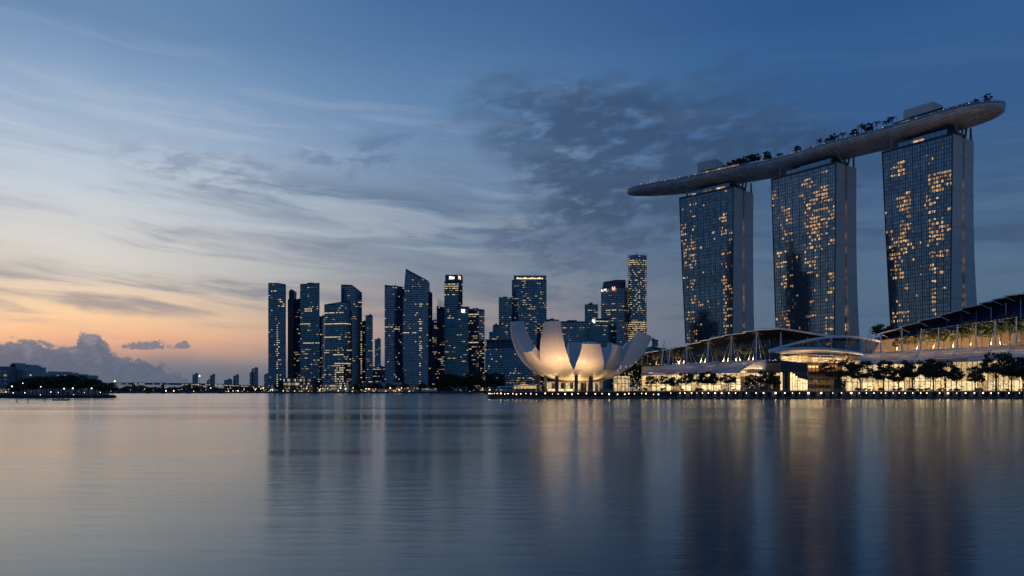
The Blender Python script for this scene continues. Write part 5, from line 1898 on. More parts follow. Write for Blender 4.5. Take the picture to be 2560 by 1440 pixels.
# entrance block: dark metal screen above lit glass
ent = thing('entrance_block', 'tall dark metal entrance block with lit glass below beside the mall door', 'building', (XX(1985, 436), 436, QZ))
D = 434
for i in range(11):
    x0, x1 = 1950 + i * 6.25, 1956 + i * 6.25
    yb = interp([(1950, 931), (1980, 931), (1995, 944), (2019, 951)], (x0 + x1) / 2)
    MB().hexa([P(x0, yb, D), P(x1, yb, D), P(x1, yb, D + 0.4), P(x0, yb, D + 0.4)], [P(x0, interp([(1950, 900), (2019, 908.5)], x0), D), P(x1, interp([(1950, 900), (2019, 908.5)], x1), D), P(x1, interp([(1950, 900), (2019, 908.5)], x1), D + 0.4), P(x0, interp([(1950, 900), (2019, 908.5)], x0), D + 0.4)]).build('metal_panel', M_CONC_D, ent)
    MB().poly([P(x0, 976, D + 0.6), P(x1, 976, D + 0.6), P(x1, yb, D + 0.6), P(x0, yb, D + 0.6)]).build('lit_pane', M_TAN if i in (1, 3) else (M_SHOPB if i >= 4 else M_STEEL if i == 2 else M_SHOP), ent)
    MB().box((XX(x0, D) - 0.09, D - 0.25, QZ), (XX(x0, D) + 0.09, D - 0.05, ZZ(yb, D))).build('mullion', M_STEEL, ent)
for z in (4.2, 7.0, 9.8, 12.4):
    MB().box((XX(1978, D), D - 0.2, QZ + z * 0.6), (XX(2018.6, D), D - 0.02, QZ + z * 0.6 + 0.12)).build('transom', M_STEEL, ent)
MB().hexa([P(1950, 980, D + 0.8), P(2019, 980, D + 0.8), P(2019, 980, D + 8), P(1950, 980, D + 8)], [P(1950, 900.5, D + 0.8), P(2019, 909, D + 0.8), P(2019, 909, D + 8), P(1950, 900.5, D + 8)]).build('core', M_CONC_D, ent)
MB().box((XX(2085, D), D, QZ), (XX(2115, D), D + 5, ZZ(948, D))).build('dark_kiosk', M_STEEL, label='dark boxy kiosk beneath the first big tree right of the entrance', category='kiosk')


# masts with stay cables
def mast(px, ytop, ybot, D, lab, lean=0.0, cables=(-26, 24), r=0.42):
    base, top_ = P(px - lean, ybot, D), P(px, ytop, D)
    t_ = thing('roof_mast', lab, 'mast', base, 'white masts along the mall roofs')
    MB().tube(base, top_, r, r * 0.5, 8).ball(top_, r * 0.9, 6, 4).build('pole', M_WHITE, t_)
    for c in cables:
        MB().tube(top_ - Vector((0, 0, 0.6)), P(px + c, ybot + 1, D + 2), 0.06, n=4).build('stay_cable', M_WHITE, t_)
        MB().tube(top_ - Vector((0, 0, 1.5)), P(px + c * 0.6, ytop + abs(c) * 0.55, D + 14), 0.05, n=4).build('stay_cable', M_WHITE, t_)


ml_ = [(1604, 889, 913, 0), (1619, 886, 911, 0), (1661, 851, 912, 7), (1676, 870, 912, 5), (1718, 857, 910, 2), (1772, 849, 907, 3), (1829, 836, 905, 2), (1892, 823.5, 902, 1.5)]
for i, (px, yt, yb, ln) in enumerate(ml_):
    mast(px, yt, yb, 457, ('short white mast at the museum end of the mall roof', 'second short white mast at the museum end of the mall roof', 'leaning white mast standing clear above the low roof end', 'slightly leaning mast right of the tall leaning one',
                           'white mast in front of the lower roof steps', 'white mast in the middle of the left roof', 'stout white mast right of the left roof middle', 'white mast under the crest of the left roof')[i], ln, () if i < 2 else (-22, -10, 12, 24), 0.4 if i > 1 else 0.25)
mast(1952, 832, 900, 452, 'white mast passing through the tip of the bowed canopy', 0, (9,), 0.4)
mast(2019, 844, 870, 452, 'short mast on the left part of the bowed canopy', -2, (-20, 16), 0.32)
mast(2077, 843.5, 872, 454, 'short mast on the right part of the bowed canopy', -3, (-22, 28), 0.32)
mast(2175, 820, 882, 457, 'front leg of the tall twin mast between both roofs', 8, (), 0.42)
mast(2178, 824, 882, 458, 'rear leg of the tall twin mast between both roofs', 0, (14,), 0.42)
mr_ = [(2202, 832, 880), (2255, 820, 878), (2303, 823, 876), (2347, 819.5, 873), (2394, 812.5, 870), (2440, 806.5, 867), (2488, 800, 864), (2541, 792.5, 862)]
tops = []
for i, (px, yt, yb) in enumerate(mr_):
    mast(px, yt, yb, 457, 'white mast on the right terrace, ' + ('first from the twin mast', 'second from the twin mast', 'third from the twin mast', 'fourth from the twin mast', 'fourth from the frame edge', 'third from the frame edge', 'second from the frame edge', 'nearest the frame edge')[i],
         1.5 if i in (2, 4) else 0, (-15,) if i % 2 else (-12, 14), 0.46)
    tops.append(P(px, yt + 1, 457))
m = MB()
for a_, c_ in zip(tops[2:], tops[3:]):
    m.tube(a_, c_, 0.07, n=4)
    m.tube(a_, c_.lerp(a_, 0.4) - Vector((0, 0, 2.6)), 0.04, n=4)
m.build('catenary_cable', M_WHITE, label='thin cable strung between the masts of the right terrace', category='cable', kind='thing')
m = MB().tube(P(2560, 791.5, 457), P(2640, 780, 457), 0.07, n=4)

# terrace planting, uplit by small lamps
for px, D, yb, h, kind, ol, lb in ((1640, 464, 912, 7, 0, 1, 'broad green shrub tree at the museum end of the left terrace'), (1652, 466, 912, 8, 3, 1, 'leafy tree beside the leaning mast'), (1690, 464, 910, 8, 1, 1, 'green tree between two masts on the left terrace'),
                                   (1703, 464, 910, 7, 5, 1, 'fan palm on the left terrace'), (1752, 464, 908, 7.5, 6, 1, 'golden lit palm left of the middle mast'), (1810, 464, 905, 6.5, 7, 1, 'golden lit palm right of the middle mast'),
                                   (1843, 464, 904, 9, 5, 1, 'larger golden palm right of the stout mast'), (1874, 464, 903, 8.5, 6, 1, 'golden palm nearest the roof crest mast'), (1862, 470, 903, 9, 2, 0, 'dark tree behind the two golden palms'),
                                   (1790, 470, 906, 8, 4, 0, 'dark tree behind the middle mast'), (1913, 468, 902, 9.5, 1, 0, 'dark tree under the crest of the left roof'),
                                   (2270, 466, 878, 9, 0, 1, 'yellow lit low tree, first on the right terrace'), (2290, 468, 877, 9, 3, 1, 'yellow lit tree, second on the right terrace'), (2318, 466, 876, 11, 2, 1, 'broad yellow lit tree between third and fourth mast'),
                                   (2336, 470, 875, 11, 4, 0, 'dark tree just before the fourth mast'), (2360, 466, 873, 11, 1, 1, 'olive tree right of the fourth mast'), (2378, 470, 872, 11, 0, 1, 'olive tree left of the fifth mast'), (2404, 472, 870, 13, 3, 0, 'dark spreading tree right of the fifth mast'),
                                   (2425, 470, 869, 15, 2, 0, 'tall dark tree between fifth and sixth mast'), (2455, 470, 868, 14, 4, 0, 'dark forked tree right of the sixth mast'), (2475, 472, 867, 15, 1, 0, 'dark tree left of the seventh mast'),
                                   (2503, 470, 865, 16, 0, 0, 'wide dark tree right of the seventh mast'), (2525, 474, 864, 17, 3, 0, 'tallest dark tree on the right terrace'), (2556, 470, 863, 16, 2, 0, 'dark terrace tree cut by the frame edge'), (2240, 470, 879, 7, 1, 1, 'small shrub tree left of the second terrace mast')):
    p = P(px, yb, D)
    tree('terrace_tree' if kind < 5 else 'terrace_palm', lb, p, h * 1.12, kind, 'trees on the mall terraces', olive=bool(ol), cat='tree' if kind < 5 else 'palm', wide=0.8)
for px, D, y_, e in ((1625, 462, 910, 1200), (1700, 460, 908, 1300), (1757, 460, 905, 1300), (1812, 460, 903, 1400), (1850, 460, 901, 1700), (1882, 460, 900, 1300), (2215, 470, 876, 1800), (2262, 470, 874, 2400), (2300, 472, 872, 2800), (2350, 472, 870, 3000), (2400, 474, 866, 3200), (2450, 474, 864, 3400),
                     (2510, 474, 861, 3600), (2560, 474, 859, 3600)):
    p = P(px, y_, D)
    t_ = thing('terrace_lamp', 'small warm uplight among the terrace trees', 'lamp', p, 'uplights on the mall terraces')
    inst('globe', lampm, t_, (0, 0, 0), 0, (0.7, 0.7, 0.7))
    q_ = Vector((p.x, 458.5, p.z + 0.3))
    lamp('AREA', 'uplight', q_, e * 0.85, (1.0, 0.62, 0.28), target=q_ + Vector((0, 10, 4.5)), size=(6, 1.2), parent=t_)
# big green tree above the roof gap
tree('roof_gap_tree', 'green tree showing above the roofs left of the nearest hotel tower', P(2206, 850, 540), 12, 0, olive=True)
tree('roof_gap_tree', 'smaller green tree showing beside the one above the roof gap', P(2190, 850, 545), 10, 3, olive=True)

# glow that the entrance and shops throw on to the promenade: the ceiling lamps inside
for px, e in ((1640, 1600), (1700, 1700), (1770, 1700), (1840, 1700), (1900, 1500), (1995, 2600), (2040, 3200), (2080, 2600), (2150, 1700), (2220, 1900), (2290, 1900), (2360, 1900), (2430, 1900), (2500, 1900), (2560, 1900)):
    D = GL + 2.5 if px < 1950 or px > 2104 else GL - 3
    p = Vector((XX(px, D), D, ZZ(952, D)))
    t_ = thing('shop_ceiling_lamp', 'warm ceiling lamp just inside the mall shopfront', 'lamp', p, 'ceiling lamps inside the mall')
    inst('globe', lampm, t_, (0, 0, 0), 0, (0.6, 0.6, 0.6))
    lamp('AREA', 'ceiling_lamp_light', p + Vector((0, -3.5, 4.5)), e * 0.7, (1.0, 0.64, 0.32), target=p + Vector((0, -4.2, -9)), size=(10, 3), parent=t_)

for px in (1640, 1690, 1740, 1790, 1840, 1880, 2190, 2250, 2310, 2370, 2430, 2490, 2550):
    D = 446.5
    p = Vector((XX(px, D), D, ZZ(eave(px) - 5, D))) if px < 1950 else Vector((XX(px, D), D, ZZ(eave(px) - 7, D)))
    t_ = thing('canopy_lamp', 'warm lamp glowing through the curved glass canopy of the mall', 'lamp', p, 'lamps under the glass canopies')
    inst('globe', lampm, t_, (0, 0, 0), 0, (0.5, 0.5, 0.5))
    lamp('AREA', 'canopy_lamp_light', p + Vector((0, 0, -1.2)), 760, (1.0, 0.66, 0.36), target=p + Vector((0, 0, 9)), size=(11, 4), parent=t_)

# trees on the promenade
pt = [(1600, 482, 23, 0, 1.1, 'tall dark tree behind the right petal of the museum'), (1622, 486, 20, 4, 1.0, 'tall dark tree where museum and mall meet'), (1582, 480, 15, 2, 1.0, 'dark tree under the right museum petal'), (1558, 474, 10, 3, 1.0, 'small dark tree behind the glass pavilion'),
      (1628, 420, 8.0, 3, 1.1, 'small round tree, first before the left shopfronts'), (1664, 420, 8.6, 0, 1.25, 'small spreading tree, second before the left shopfronts'), (1684, 422, 7.4, 1, 1.0, 'slim small tree, third before the left shopfronts'),
      (1715, 420, 9.8, 4, 1.0, 'dark round tree, fourth before the left shopfronts'), (1745, 420, 10, 2, 1.0, 'dark tree, fifth before the left shopfronts'), (1770, 420, 10.2, 1, 1.1, 'dark tree, sixth before the left shopfronts'),
      (1784, 423, 9, 3, 1.0, 'dark tree, seventh before the left shopfronts'), (1821, 420, 9.6, 0, 1.0, 'dark tree standing alone in the middle of the left shopfronts'), (1879, 420, 8.6, 1, 1.1, 'thin tree before the glazed gable'),
      (1918, 420, 11, 4, 1.1, 'loose tree with lights just left of the entrance block'), (1936, 423, 8, 2, 0.9, 'small tree pressed against the entrance block'),
      (2094, 418, 15.4, 2, 1.0, 'large dark tree, first right of the entrance'), (2152, 418, 14.6, 4, 0.95, 'large dark tree, second right of the entrance'), (2209, 418, 14.6, 1, 1.0, 'large dark tree, third right of the entrance'),
      (2246, 421, 10.5, 3, 1.0, 'lower tree between the third and fourth large trees'), (2281, 418, 15.6, 0, 1.05, 'large dark tree, fourth right of the entrance'), (2334, 418, 15.6, 4, 1.0, 'large dark tree, fifth right of the entrance'),
      (2363, 419, 14.8, 2, 0.9, 'forked dark tree, sixth right of the entrance'), (2391, 420, 11.4, 3, 0.9, 'lower dark tree, seventh right of the entrance'), (2438, 420, 11.8, 1, 0.9, 'lower dark tree left of the biggest one'),
      (2490, 418, 18.8, 2, 1.15, 'biggest dark tree before the right shopfronts'), (2529, 419, 16.6, 0, 1.0, 'big dark tree beside the biggest one'), (2558, 420, 16.4, 4, 1.0, 'big dark tree cut by the right frame edge')]
for px, D, h, k, w, lb in pt:
    tree('promenade_tree', lb, (XX(px, D), D, QZ), h * (1.14 if px > 2050 else 1.04), k, 'trees along the promenade', wide=w)
# clipped shrubs and cafe hedges under the trees
shrub_c, _cl = leaf_crown(990, 12, 420, 1.0, 0.75, 0.8, 0.20)
shrub_m = shrub_c.mesh('foliage', M_LEAF)
stem_m = MB().tube((0, 0, -0.1), (0, 0, 0.9), 0.06, 0.03, 5).mesh('stem', M_BARK)
rs = random.Random(8)
for i in range(58):
    px = rs.choice((rs.uniform(1610, 1945), rs.uniform(2130, 2560), rs.uniform(2130, 2560)))
    D = rs.uniform(407, 414)
    t_ = thing('shrub', 'low dark clipped shrub along the promenade before the shops', 'shrub', (XX(px, D), D, QZ), 'shrubs along the promenade')
    s = rs.uniform(0.6, 1.35)
    inst('foliage', shrub_m, t_, (0, 0, 0), rs.uniform(0, 6), (s * 1.3, s * 1.2, s))
    inst('stem', stem_m, t_, (0, 0, 0), 0, (s, s, s))
for px in [1806 + i * 9.5 for i in range(46)] + [2352 + i * 6.5 for i in range(18)] + [1640 + i * 13 for i in range(8)]:
    o_ = rs.uniform(7, 13)
    p, _, _ = on_deck(s_at(px, o_), min(o_, halfw(s_at(px, o_)) * 0.8))
    t_ = thing('roof_shrub', 'low dark shrub in the hedge row along the roof park deck', 'shrub', p, 'hedge shrubs on the roof park')
    s = rs.uniform(1.3, 2.6)
    inst('foliage', shrub_m, t_, (0, 0, 0), rs.uniform(0, 6), (s * 1.3, s * 1.3, s))
    inst('stem', stem_m, t_, (0, 0, 0), 0, (s, s, s))
# string lights hung in the trees and on the terraces: tiny bulbs nobody could count
rs = random.Random(9)
m = MB()
for i in range(420):
    px = rs.choice((rs.uniform(1540, 1660), rs.uniform(1600, 1950), rs.uniform(2100, 2560), rs.uniform(2100, 2560)))
    y_ = rs.uniform(905, 972) if px < 1600 else rs.uniform(948, 975)
    m.ball(P(px, y_, rs.uniform(412, 424)), rs.uniform(0.07, 0.17), 5, 4)
for i in range(130):
    px = rs.uniform(1640, 1945)
    m.ball(P(px, interp([(1640, 913), (1945, 901)], px) - rs.uniform(0, 2.5), 457), rs.uniform(0.07, 0.14), 5, 4)
for i in range(90):
    px = rs.uniform(2180, 2560)
    m.ball(P(px, interp([(2180, 882), (2560, 861)], px) - rs.uniform(0, 12), 462), rs.uniform(0.07, 0.14), 5, 4)
m.build('fairy_lights', M_TWINK, at=(XX(2000, 415), 415, QZ), kind='stuff', label='tiny warm bulbs scattered through promenade trees and terraces', category='lights')

# people strolling are too small to see one by one; cafe parasols are not
par_c = MB()
for k in range(8):
    a0, a1 = k * math.pi / 4, (k + 1) * math.pi / 4
    par_c.poly([(0, 0, 2.9), (1.7 * math.cos(a0), 1.7 * math.sin(a0), 2.3), (1.7 * math.cos(a1), 1.7 * math.sin(a1), 2.3)])
par_m = par_c.mesh('canopy', M_TAN)
par_p = MB().tube((0, 0, 0), (0, 0, 2.85), 0.05, n=5).mesh('pole', M_STEEL)
for i, px in enumerate((1275, 1283, 1292, 1625, 1640, 1700, 1830, 2175, 2235, 2300, 2405)):
    D = 409
    t_ = thing('cafe_parasol', 'tan cafe parasol on the promenade', 'parasol', (XX(px, D), D, QZ), 'cafe parasols on the promenade')
    inst('canopy', par_m, t_)
    inst('pole', par_p, t_)

# ================================================================== far shore
emb = thing('far_embankment', 'low dark embankment edging the far shore below the skyline', 'embankment', (XX(900, SHORE - 2), SHORE - 2, 0))
MB().box((XX(262, SHORE - 4), SHORE - 4, -1), (XX(1240, SHORE - 4), SHORE - 0.4, 2.5)).build('wall', M_CONC_D, emb)
MB().box((XX(262, SHORE - 4), SHORE - 4.1, 2.5), (XX(1240, SHORE - 4), SHORE - 3.6, 3.2)).build('parapet', M_QUAY, emb)


def low_block(name, lab, x0, x1, yt, D, mat, lits, rows=3, seed=0, dep=25, yb=978):
    r = thing(name, lab, 'building', (XX((x0 + x1) / 2, D), D, 2.2), 'low buildings along the far shore')
    MB().box((XX(x0, D), D, 2.2), (XX(x1, D), D + dep, ZZ(yt, D))).build('wall', mat, r)
    MB().box((XX(x0 - 0.5, D), D - 1, ZZ(yt, D)), (XX(x1 + 0.5, D), D + dep, ZZ(yt - 1, D))).build('roof', M_SPAN3, r)
    rg = random.Random(seed)
    m = MB()
    n = int((x1 - x0) / 3.2)
    for k in range(rows):
        y1, y0 = yt + 1.5 + (yb - yt - 3) * k / rows, yt + (yb - yt - 3) * (k + 0.75) / rows
        for i in range(n):
            if rg.random() < lits:
                a_ = x0 + 1 + (x1 - x0 - 2) * i / n
                m.poly([P(a_, y0, D - 0.3), P(a_ + 2.4, y0, D - 0.3), P(a_ + 2.4, y1, D - 0.3), P(a_, y1, D - 0.3)])
    if m.f:
        m.build('lit_windows', M_LITC, r, kind='stuff')


low_block('shore_pavilion', 'long low pavilion with lit terraces at the foot of the dark glass towers', 708, 782, 946, 1340, M_SPAN2, 0.55, 3, 1)
low_block('lit_arcade', 'low arcade with warm lit windows under the wide office block', 805, 872, 961, 1338, M_BEIGE, 0.75, 2, 2)
low_block('brick_arcade', 'small warm brick arcade before the first towers', 748, 781, 962, 1334, surf('warm_brick', (0.26, 0.17, 0.12), 0.8), 0.6, 2, 3)
low_block('white_hall', 'long plain white hall with a blank wall on the far shore', 918, 1004, 956, 1336, M_BEIGE, 0.03, 1, 4)
low_block('grey_shed', 'plain grey shed between the white hall and the arcade', 876, 917, 959, 1340, M_FAR, 0.06, 1, 5)
low_block('shore_cafe', 'bright little cafe on the far shore below the sail tower', 1054, 1092, 970, 1332, M_WHITE, 0.9, 1, 6)
low_block('marina_shed', 'long dim shed behind the cafe under the sail tower', 1008, 1054, 965, 1342, M_FAR, 0.15, 1, 7)

rs = random.Random(21)
for i in range(34):
    px = rs.choice((rs.uniform(680, 1010), rs.uniform(860, 1000), rs.uniform(1000, 1100), rs.uniform(1100, 1245), rs.uniform(1100, 1245)))
    h = rs.uniform(9, 16) if px < 1095 else rs.uniform(18, 34)
    D = rs.uniform(1332, 1337) if px < 1095 else rs.uniform(1300, 1334)
    if D < 1331 and px < 1236:
        D = 1334
    tree('shore_tree', 'dark tree in the row along the far shore below the towers' if px < 1095 else 'tall dark tree in the clump on the shore left of the museum', (XX(px, D), D, 2.2), h, rs.randrange(5), 'small trees along the far shore' if px < 1095 else 'tree clump on the shore left of the museum', wide=1.25)
slamp_g = MB().ball((0, 0, 0), 0.95, 6, 5).mesh('globe', M_LAMPF, smooth=True)
slamp_p = MB().tube((0, 0, -6), (0, 0, -0.7), 0.16, n=5).mesh('pole', M_STEEL)
for i in range(150):
    px = rs.uniform(275, 1236) if i > 80 else rs.uniform(560, 1040)
    y_ = rs.choice((979.5, 979, 978.4, 977, 974.5, 972, 970))
    if px < 560:
        y_ = rs.uniform(968, 980)
    D = SHORE + 1 + rs.random() * 4
    p = P(px, y_, D)
    t_ = thing('shore_lamp', 'tiny warm street lamp along the far shore', 'lamp', p, 'street lamps along the far shore')
    s = rs.choice((0.3, 0.38, 0.45, 0.55, 0.7, 1.0))
    inst('globe', slamp_g, t_, (0, 0, 0), 0, (s, s, s))
    inst('pole', slamp_p, t_, (0, 0, 0), 0, (1, 1, max(0.2, (p.z - 2.0) / 6)))

# far wooded ground behind the bridge, reading as one mass
fw = MB()
rs = random.Random(31)
for i in range(5200):
    px = rs.uniform(230, 700)
    D = rs.uniform(1420, 1560)
    top_ = 968 + 3.2 * math.sin(px * 0.05) + 2.0 * math.sin(px * 0.17 + 1)
    c = P(px, rs.uniform(top_, 980), D)
    s = rs.uniform(1.2, 2.6)
    n_ = Vector((rs.gauss(0, 1), rs.gauss(-0.6, 1), rs.gauss(0.3, 1))).normalized()
    u = n_.orthogonal().normalized()
    w = n_.cross(u)
    fw.poly([c - u * s, c - w * s * 0.7, c + u * s, c + w * s * 0.7])
fw.build('far_woods', M_LEAF, at=(XX(450, 1450), 1450, 2.2), kind='stuff', label='dark far woods reading as one mass under the bridge', category='woods')

# road bridge across the left half
br = thing('road_bridge', 'long low road bridge with lit deck crossing behind the bay', 'bridge', (XX(470, 1400), 1400, 2.2))
BD = 1395
pl = [(200, 958.5), (330, 958.0), (470, 959.2), (560, 961.5), (640, 965), (720, 969)]
c = catmull([P(x, y, BD) for x, y in pl], 30)
up = Vector((0, 0, 1))
m, m2, m3 = MB(), MB(), MB()
for a_, e_ in zip(c, c[1:]):
    off = Vector((0, 14, 0))
    m.hexa([a_ - up * 2.6, e_ - up * 2.6, e_ - up * 2.6 + off, a_ - up * 2.6 + off], [a_, e_, e_ + off, a_ + off])
    m2.hexa([a_ - Vector((0, 0.4, 0)), e_ - Vector((0, 0.4, 0)), e_ - Vector((0, 0.1, 0)), a_ - Vector((0, 0.1, 0))], [a_ + Vector((0, -0.4, 1.0)), e_ + Vector((0, -0.4, 1.0)), e_ + Vector((0, -0.1, 1.0)), a_ + Vector((0, -0.1, 1.0))])
m.build('deck', M_CONC_D, br)
m2.build('parapet', M_FAR, br)
for i in range(3, 30, 3):
    p = c[i]
    MB().box((p.x - 1.6, p.y + 3, 0), (p.x + 1.6, p.y + 10, p.z - 2.5)).build('pier', M_CONC_D, br)
rs = random.Random(41)
for i in range(120):
    k = rs.random() * 29.9
    p = c[int(k)].lerp(c[int(k) + 1], k % 1)
    m3.poly([p + Vector((-1.6, -0.5, -1.9)), p + Vector((1.9, -0.5, -1.9)), p + Vector((1.9, -0.5, -0.7)), p + Vector((-1.6, -0.5, -0.7))])
m3.build('deck_lights', M_LITC, br, kind='stuff')
for px, y_, lb in ((499, 940, 'tall lone light mast rising beside the first far apartment tower'), (287, 953, 'tall light mast at the left end of the bridge')):
    p = P(px, y_, 1388)
    t_ = thing('light_mast', lb, 'lamp', (p.x, p.y, 2.2))
    MB().tube((p.x, p.y, 2.2), (p.x, p.y, p.z), 0.3, 0.2).build('pole', M_STEEL, t_)
    MB().ball((p.x, p.y, p.z), 1.3, 8, 6).build('lamp_head', M_LAMPF, t_, smooth=True)
# mooring buoys and small craft below the bridge
for i, px in enumerate((280, 296, 313, 331, 369, 373, 405, 409, 440, 449, 470, 474, 500, 552)):
    D = 1150 + (i * 37) % 120
    x = XX(px, D)
    MB().hexa([(x - 3, D - 1, -0.2), (x + 3, D - 1, -0.2), (x + 3, D + 1, -0.2), (x - 3, D + 1, -0.2)], [(x - 3.4, D - 1.3, 0.9), (x + 4.2, D - 0.2, 1.1), (x + 4.2, D + 0.2, 1.1), (x - 3.4, D + 1.3, 0.9)]).box((x - 1.5, D - 0.8, 0.9), (x + 0.8, D + 0.8, 2.4)).build(
        'moored_boat', M_BOAT, label='tiny dark boat moored before the far bridge', category='boat', group='boats moored before the bridge')

# ------------------------------------------------------------------ left headland
hw = thing('headland_wall', 'dark sea wall at the water edge of the wooded headland', 'sea wall', (XX(140, 443), 443, 0))
m = MB()
hp = [(-420, 442), (HX - 8, 442), (HX - 2.5, 444.5), (HX - 1.5, 450), (XX(276, 500), 500)]
for a_, c_ in zip(hp, hp[1:]):
    m.hexa([(*a_, -1), (*c_, -1), (c_[0] - 2, c_[1] + 4, -1), (a_[0] - 2, a_[1] + 4, -1)], [(*a_, 1.7), (*c_, 1.7), (c_[0] - 2, c_[1] + 4, 1.7), (a_[0] - 2, a_[1] + 4, 1.7)])
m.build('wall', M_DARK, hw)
m = MB()
for a_, c_ in zip(hp, hp[1:]):
    m.tube((*a_, 2.7), (*c_, 2.7), 0.05, n=4)
    m.tube((*a_, 2.2), (*c_, 2.2), 0.04, n=4)
for i in range(70):
    x = HX - 8 - i * 1.6
    if x < HX:
        m.box((x - 0.04, 442, 1.7), (x + 0.04, 442.08, 2.7))
m.build('railing', M_STEEL, hw, kind='stuff')
rs = random.Random(51)
for i in range(26):
    px = 36 + i * 9.3 + rs.uniform(-4, 4)
    D = rs.uniform(452, 475)
    hy = interp([(30, 962), (60, 952), (110, 948), (160, 946), (185, 943), (210, 952), (240, 953), (265, 960), (290, 968)], px)
    h = (988 - hy) / F * D * rs.uniform(1.0, 1.2)
    if px > 272:
        continue
    tree('headland_tree', 'dark tree in the dense row on the headland at the left', (XX(px, D), D, 1.4), h, rs.randrange(5), 'dense tree row on the headland', wide=1.45)
tree('headland_pine', 'flat topped tree standing above the others near the headland tip', (XX(249, 462), 462, 1.4), 9.6, 2, wide=0.62)
for px, y_, s, lb in ((30, 966, 1.25, 'brightest white lamp at the left edge of the headland'), (102, 967, 0.7, 'warm lamp among the headland trees, left one'), (160, 972, 0.75, 'warm lamp in the middle of the headland trees'), (182, 971, 1.1, 'bright warm lamp in front of the headland trees'),
                      (229, 971, 1.1, 'bright warm lamp near the headland tip'), (57, 958, 0.7, 'small lamp high at the left of the headland trees'), (251, 981, 0.6, 'low lamp at the headland tip'), (211, 982, 0.5, 'low dim lamp right of the headland middle'),
                      (184, 986, 0.55, 'low white lamp on the sea wall in the middle'), (127, 980, 0.6, 'low wide lamp left of the headland middle'), (146, 981, 0.55, 'low orange lamp in the headland middle'), (62, 982, 0.6, 'low lamp at the left part of the sea wall'),
                      (101, 987, 0.5, 'low lamp on the sea wall, left part'), (33, 982, 0.6, 'low white lamp at the left end of the sea wall'), (15, 980, 0.6, 'low lamp by the frame edge on the headland')):
    p = P(px, y_, 447)
    t_ = thing('headland_lamp', lb, 'lamp', p, 'lamps on the headland')
    s *= 0.62
    inst('globe', globe, t_, (0, 0, 0), 0, (s, s, s))
    MB().tube((p.x, p.y + 0.3, 1.6), (p.x, p.y + 0.3, p.z), 0.08, n=5).build('pole', M_STEEL, t_)


def apartment(lab, x0, x1, yt, D, mat, nf, nc, lits, seed, steps=(), dep=18):
    r = thing('apartment_block', lab, 'building', (XX((x0 + x1) / 2, D), D, 1.4), 'pale blocks behind the headland trees')
    zt = ZZ(yt, D)
    MB().box((XX(x0, D), D, 1.4), (XX(x1, D), D + dep, zt)).build('wall', mat, r)
    rg = random.Random(seed)
    w, l_ = MB(), MB()
    for i in range(nf):
        z0 = 3 + (zt - 4.5) * i / nf
        z1 = z0 + (zt - 4.5) / nf * 0.55
        for j in range(nc):
            xa = XX(x0, D) + (XX(x1, D) - XX(x0, D)) * (j + 0.2) / nc
            xb = XX(x0, D) + (XX(x1, D) - XX(x0, D)) * (j + 0.8) / nc
            (l_ if rg.random() < lits else w).poly([(xa, D - 0.12, z0), (xb, D - 0.12, z0), (xb, D - 0.12, z1), (xa, D - 0.12, z1)])
        MB().box((XX(x0, D) - 0.2, D - 0.7, z0 - 0.35), (XX(x1, D) + 0.2, D, z0 - 0.05)).build('balcony_slab', M_BEIGE, r)
    w.build('windows', M_GLASS2, r, kind='stuff')
    if l_.f:
        l_.build('lit_windows', M_LITC, r, kind='stuff')
    for (a_, c_, y_) in steps:
        MB().box((XX(a_, D), D + 2, zt - 0.2), (XX(c_, D), D + dep - 3, ZZ(y_, D))).build('roof_block', mat, r)


apartment('large pale apartment block at the far left frame edge', 19, 80, 917, 600, M_BEIGE, 10, 9, 0.10, 1, ((24, 34, 907), (20, 66, 911), (62, 74, 913)))
apartment('lower pale block cut off by the left frame edge', -60, 20, 916, 590, M_FAR, 6, 6, 0.05, 2, ())
apartment('long low white apartment row behind the headland trees, left half', 81, 112, 936, 760, M_BEIGE, 6, 9, 0.12, 3, ((86, 96, 933),))
apartment('long low white apartment row behind the headland trees, middle', 112, 172, 931, 770, M_BEIGE, 7, 14, 0.14, 4, ((117, 124, 928), (140, 160, 929)))
apartment('long low white apartment row behind the headland trees, right end', 172, 222, 938, 780, M_BEIGE, 6, 14, 0.16, 5, ((180, 200, 935),))
apartment('lit low restaurant at the left frame edge under the pale blocks', -20, 24, 965, 500, M_FAR, 3, 10, 0.85, 6, ())

# small rowing boat and marker posts
bx, bd = XX(152, 330), 330
boat = thing('rowing_boat', 'low dark rowing boat with two people on the calm water at the left', 'boat', (bx, bd, 0))
rws = []
for k in range(9):
    t_ = k / 8 * 2 - 1
    w = 0.55 * (1 - t_ * t_) ** 0.6 + 0.02
    sh = 0.18 * t_ * t_
    rws.append([Vector((bx + t_ * 3.6, bd - w, 0.42 + sh)), Vector((bx + t_ * 3.6, bd - w * 0.6, -0.1)), Vector((bx + t_ * 3.6, bd + w * 0.6, -0.1)), Vector((bx + t_ * 3.6, bd + w, 0.42 + sh))])
MB().grid(rws).build('hull', M_BOAT, boat, smooth=True)
MB().box((bx - 1.2, bd - 0.45, 0.25), (bx - 0.9, bd + 0.45, 0.33)).build('bench', M_BARK, boat)
MB().box((bx + 0.6, bd - 0.45, 0.25), (bx + 0.9, bd + 0.45, 0.33)).build('bench', M_BARK, boat)


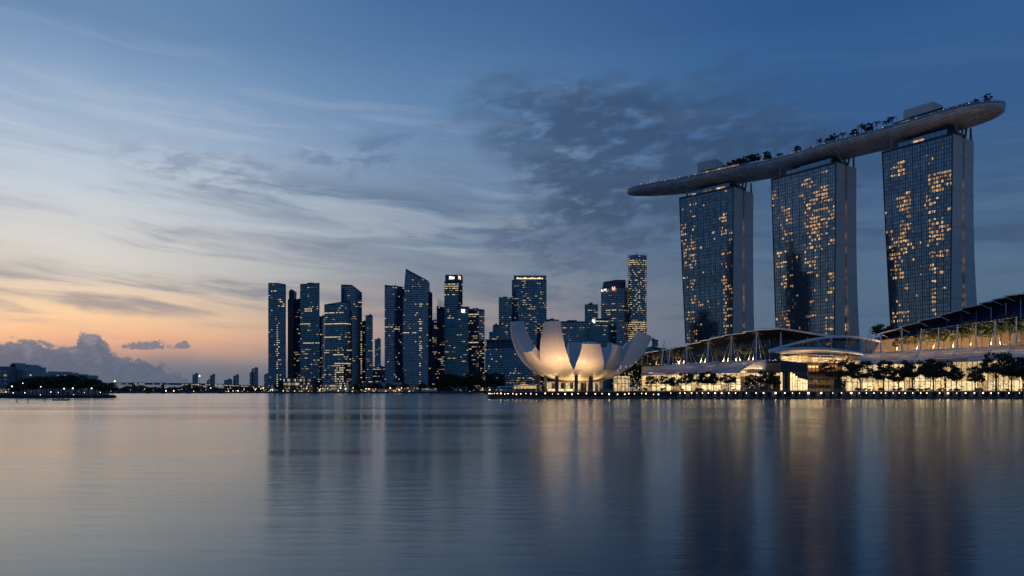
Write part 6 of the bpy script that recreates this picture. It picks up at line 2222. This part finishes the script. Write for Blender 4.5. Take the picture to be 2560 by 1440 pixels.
def person(x, y, z, lab):
    """one skinned figure, seated and leaning forward"""
    J = [(0, 0, 0.12), (0.05, 0, 0.38), (0.10, 0, 0.60), (0.13, 0, 0.72), (0.15, 0, 0.90), (0.08, 0.19, 0.56), (0.28, 0.22, 0.36), (0.50, 0.18, 0.40), (0.08, -0.19, 0.56), (0.28, -0.22, 0.36), (0.50, -0.18, 0.40),
         (0.10, 0.11, 0.10), (0.46, 0.12, 0.22), (0.62, 0.12, -0.14), (0.10, -0.11, 0.10), (0.46, -0.12, 0.22), (0.62, -0.12, -0.14), (0.14, 0, 0.80)]
    E = [(0, 1), (1, 2), (2, 3), (3, 17), (17, 4), (2, 5), (5, 6), (6, 7), (2, 8), (8, 9), (9, 10), (0, 11), (11, 12), (12, 13), (0, 14), (14, 15), (15, 16)]
    R = [.15, .14, .15, .06, .08, .07, .05, .035, .07, .05, .035, .10, .075, .05, .10, .075, .05, .105]
    me = bpy.data.meshes.new('person')
    me.from_pydata(J, E, [])
    me.materials.append(M_BOAT)
    o = bpy.data.objects.new('person', me)
    COL.objects.link(o)
    o.location = (x, y, z)
    o.modifiers.new('skin', 'SKIN')
    for i, r in enumerate(R):
        me.skin_vertices[0].data[i].radius = (r, r)
    me.skin_vertices[0].data[0].use_root = True
    o.modifiers.new('sub', 'SUBSURF').render_levels = 1
    o['label'] = lab
    o['category'] = 'person'


person(bx - 1.1, bd, 0.28, 'person in dark clothes seated toward the left end of the rowing boat')
person(bx + 0.7, bd, 0.28, 'person in dark clothes seated toward the right end of the rowing boat')
for px, y0, y1, lb in ((70, 992, 1006, 'tallest thin marker post standing in the water at the left'), (112, 994, 1003, 'second thin marker post standing in the water at the left'), (42, 1000, 1006, 'short thin marker post in the water at the far left')):
    D = CH * F / (y1 - HY)
    p = P(px, y1, D)
    MB().tube((p.x, p.y, -1), (p.x, p.y, ZZ(y0, D)), 0.16, 0.12, 6).ball((p.x, p.y, ZZ(y0, D)), 0.22, 6, 4).build('marker_post', M_STEEL, at=(p.x, p.y, 0), label=lb, category='post', group='marker posts in the bay')

# towers out on the headland, beyond the frame but mirrored in the hotel's glass
def mirrored(lab, at, boxes):
    r = thing('mirrored_tower', lab, 'skyscraper', at, 'towers mirrored in the hotel glass')
    for nm, lo, hi in boxes:
        MB().box(lo, hi).build(nm, M_SPAN, r)


mirrored('dark stepped tower mirrored in the glass of the middle hotel tower', (-655, 647, 1.4),
         [('lower_block', (-672, 622, 1.4), (-640, 670, 236)), ('upper_block', (-668, 640, 236.1), (-644, 668, 272)), ('spire', (-660, 655, 272.1), (-652, 662, 300))])
mirrored('dark slab mirrored low on the left of the nearest hotel tower', (-515, 521, 1.4), [('tower_body', (-532, 508, 1.4), (-500, 534, 250)), ('crown', (-526, 518, 250.1), (-504, 532, 280))])
mirrored('dark block mirrored at the foot of the farthest hotel tower', (-702, 537, 1.4), [('tower_body', (-730, 512, 1.4), (-690, 566, 150)), ('crown', (-722, 530, 150.1), (-696, 552, 172))])

for _o in bpy.data.objects:
    if '_w' in _o:
        del _o['_w']
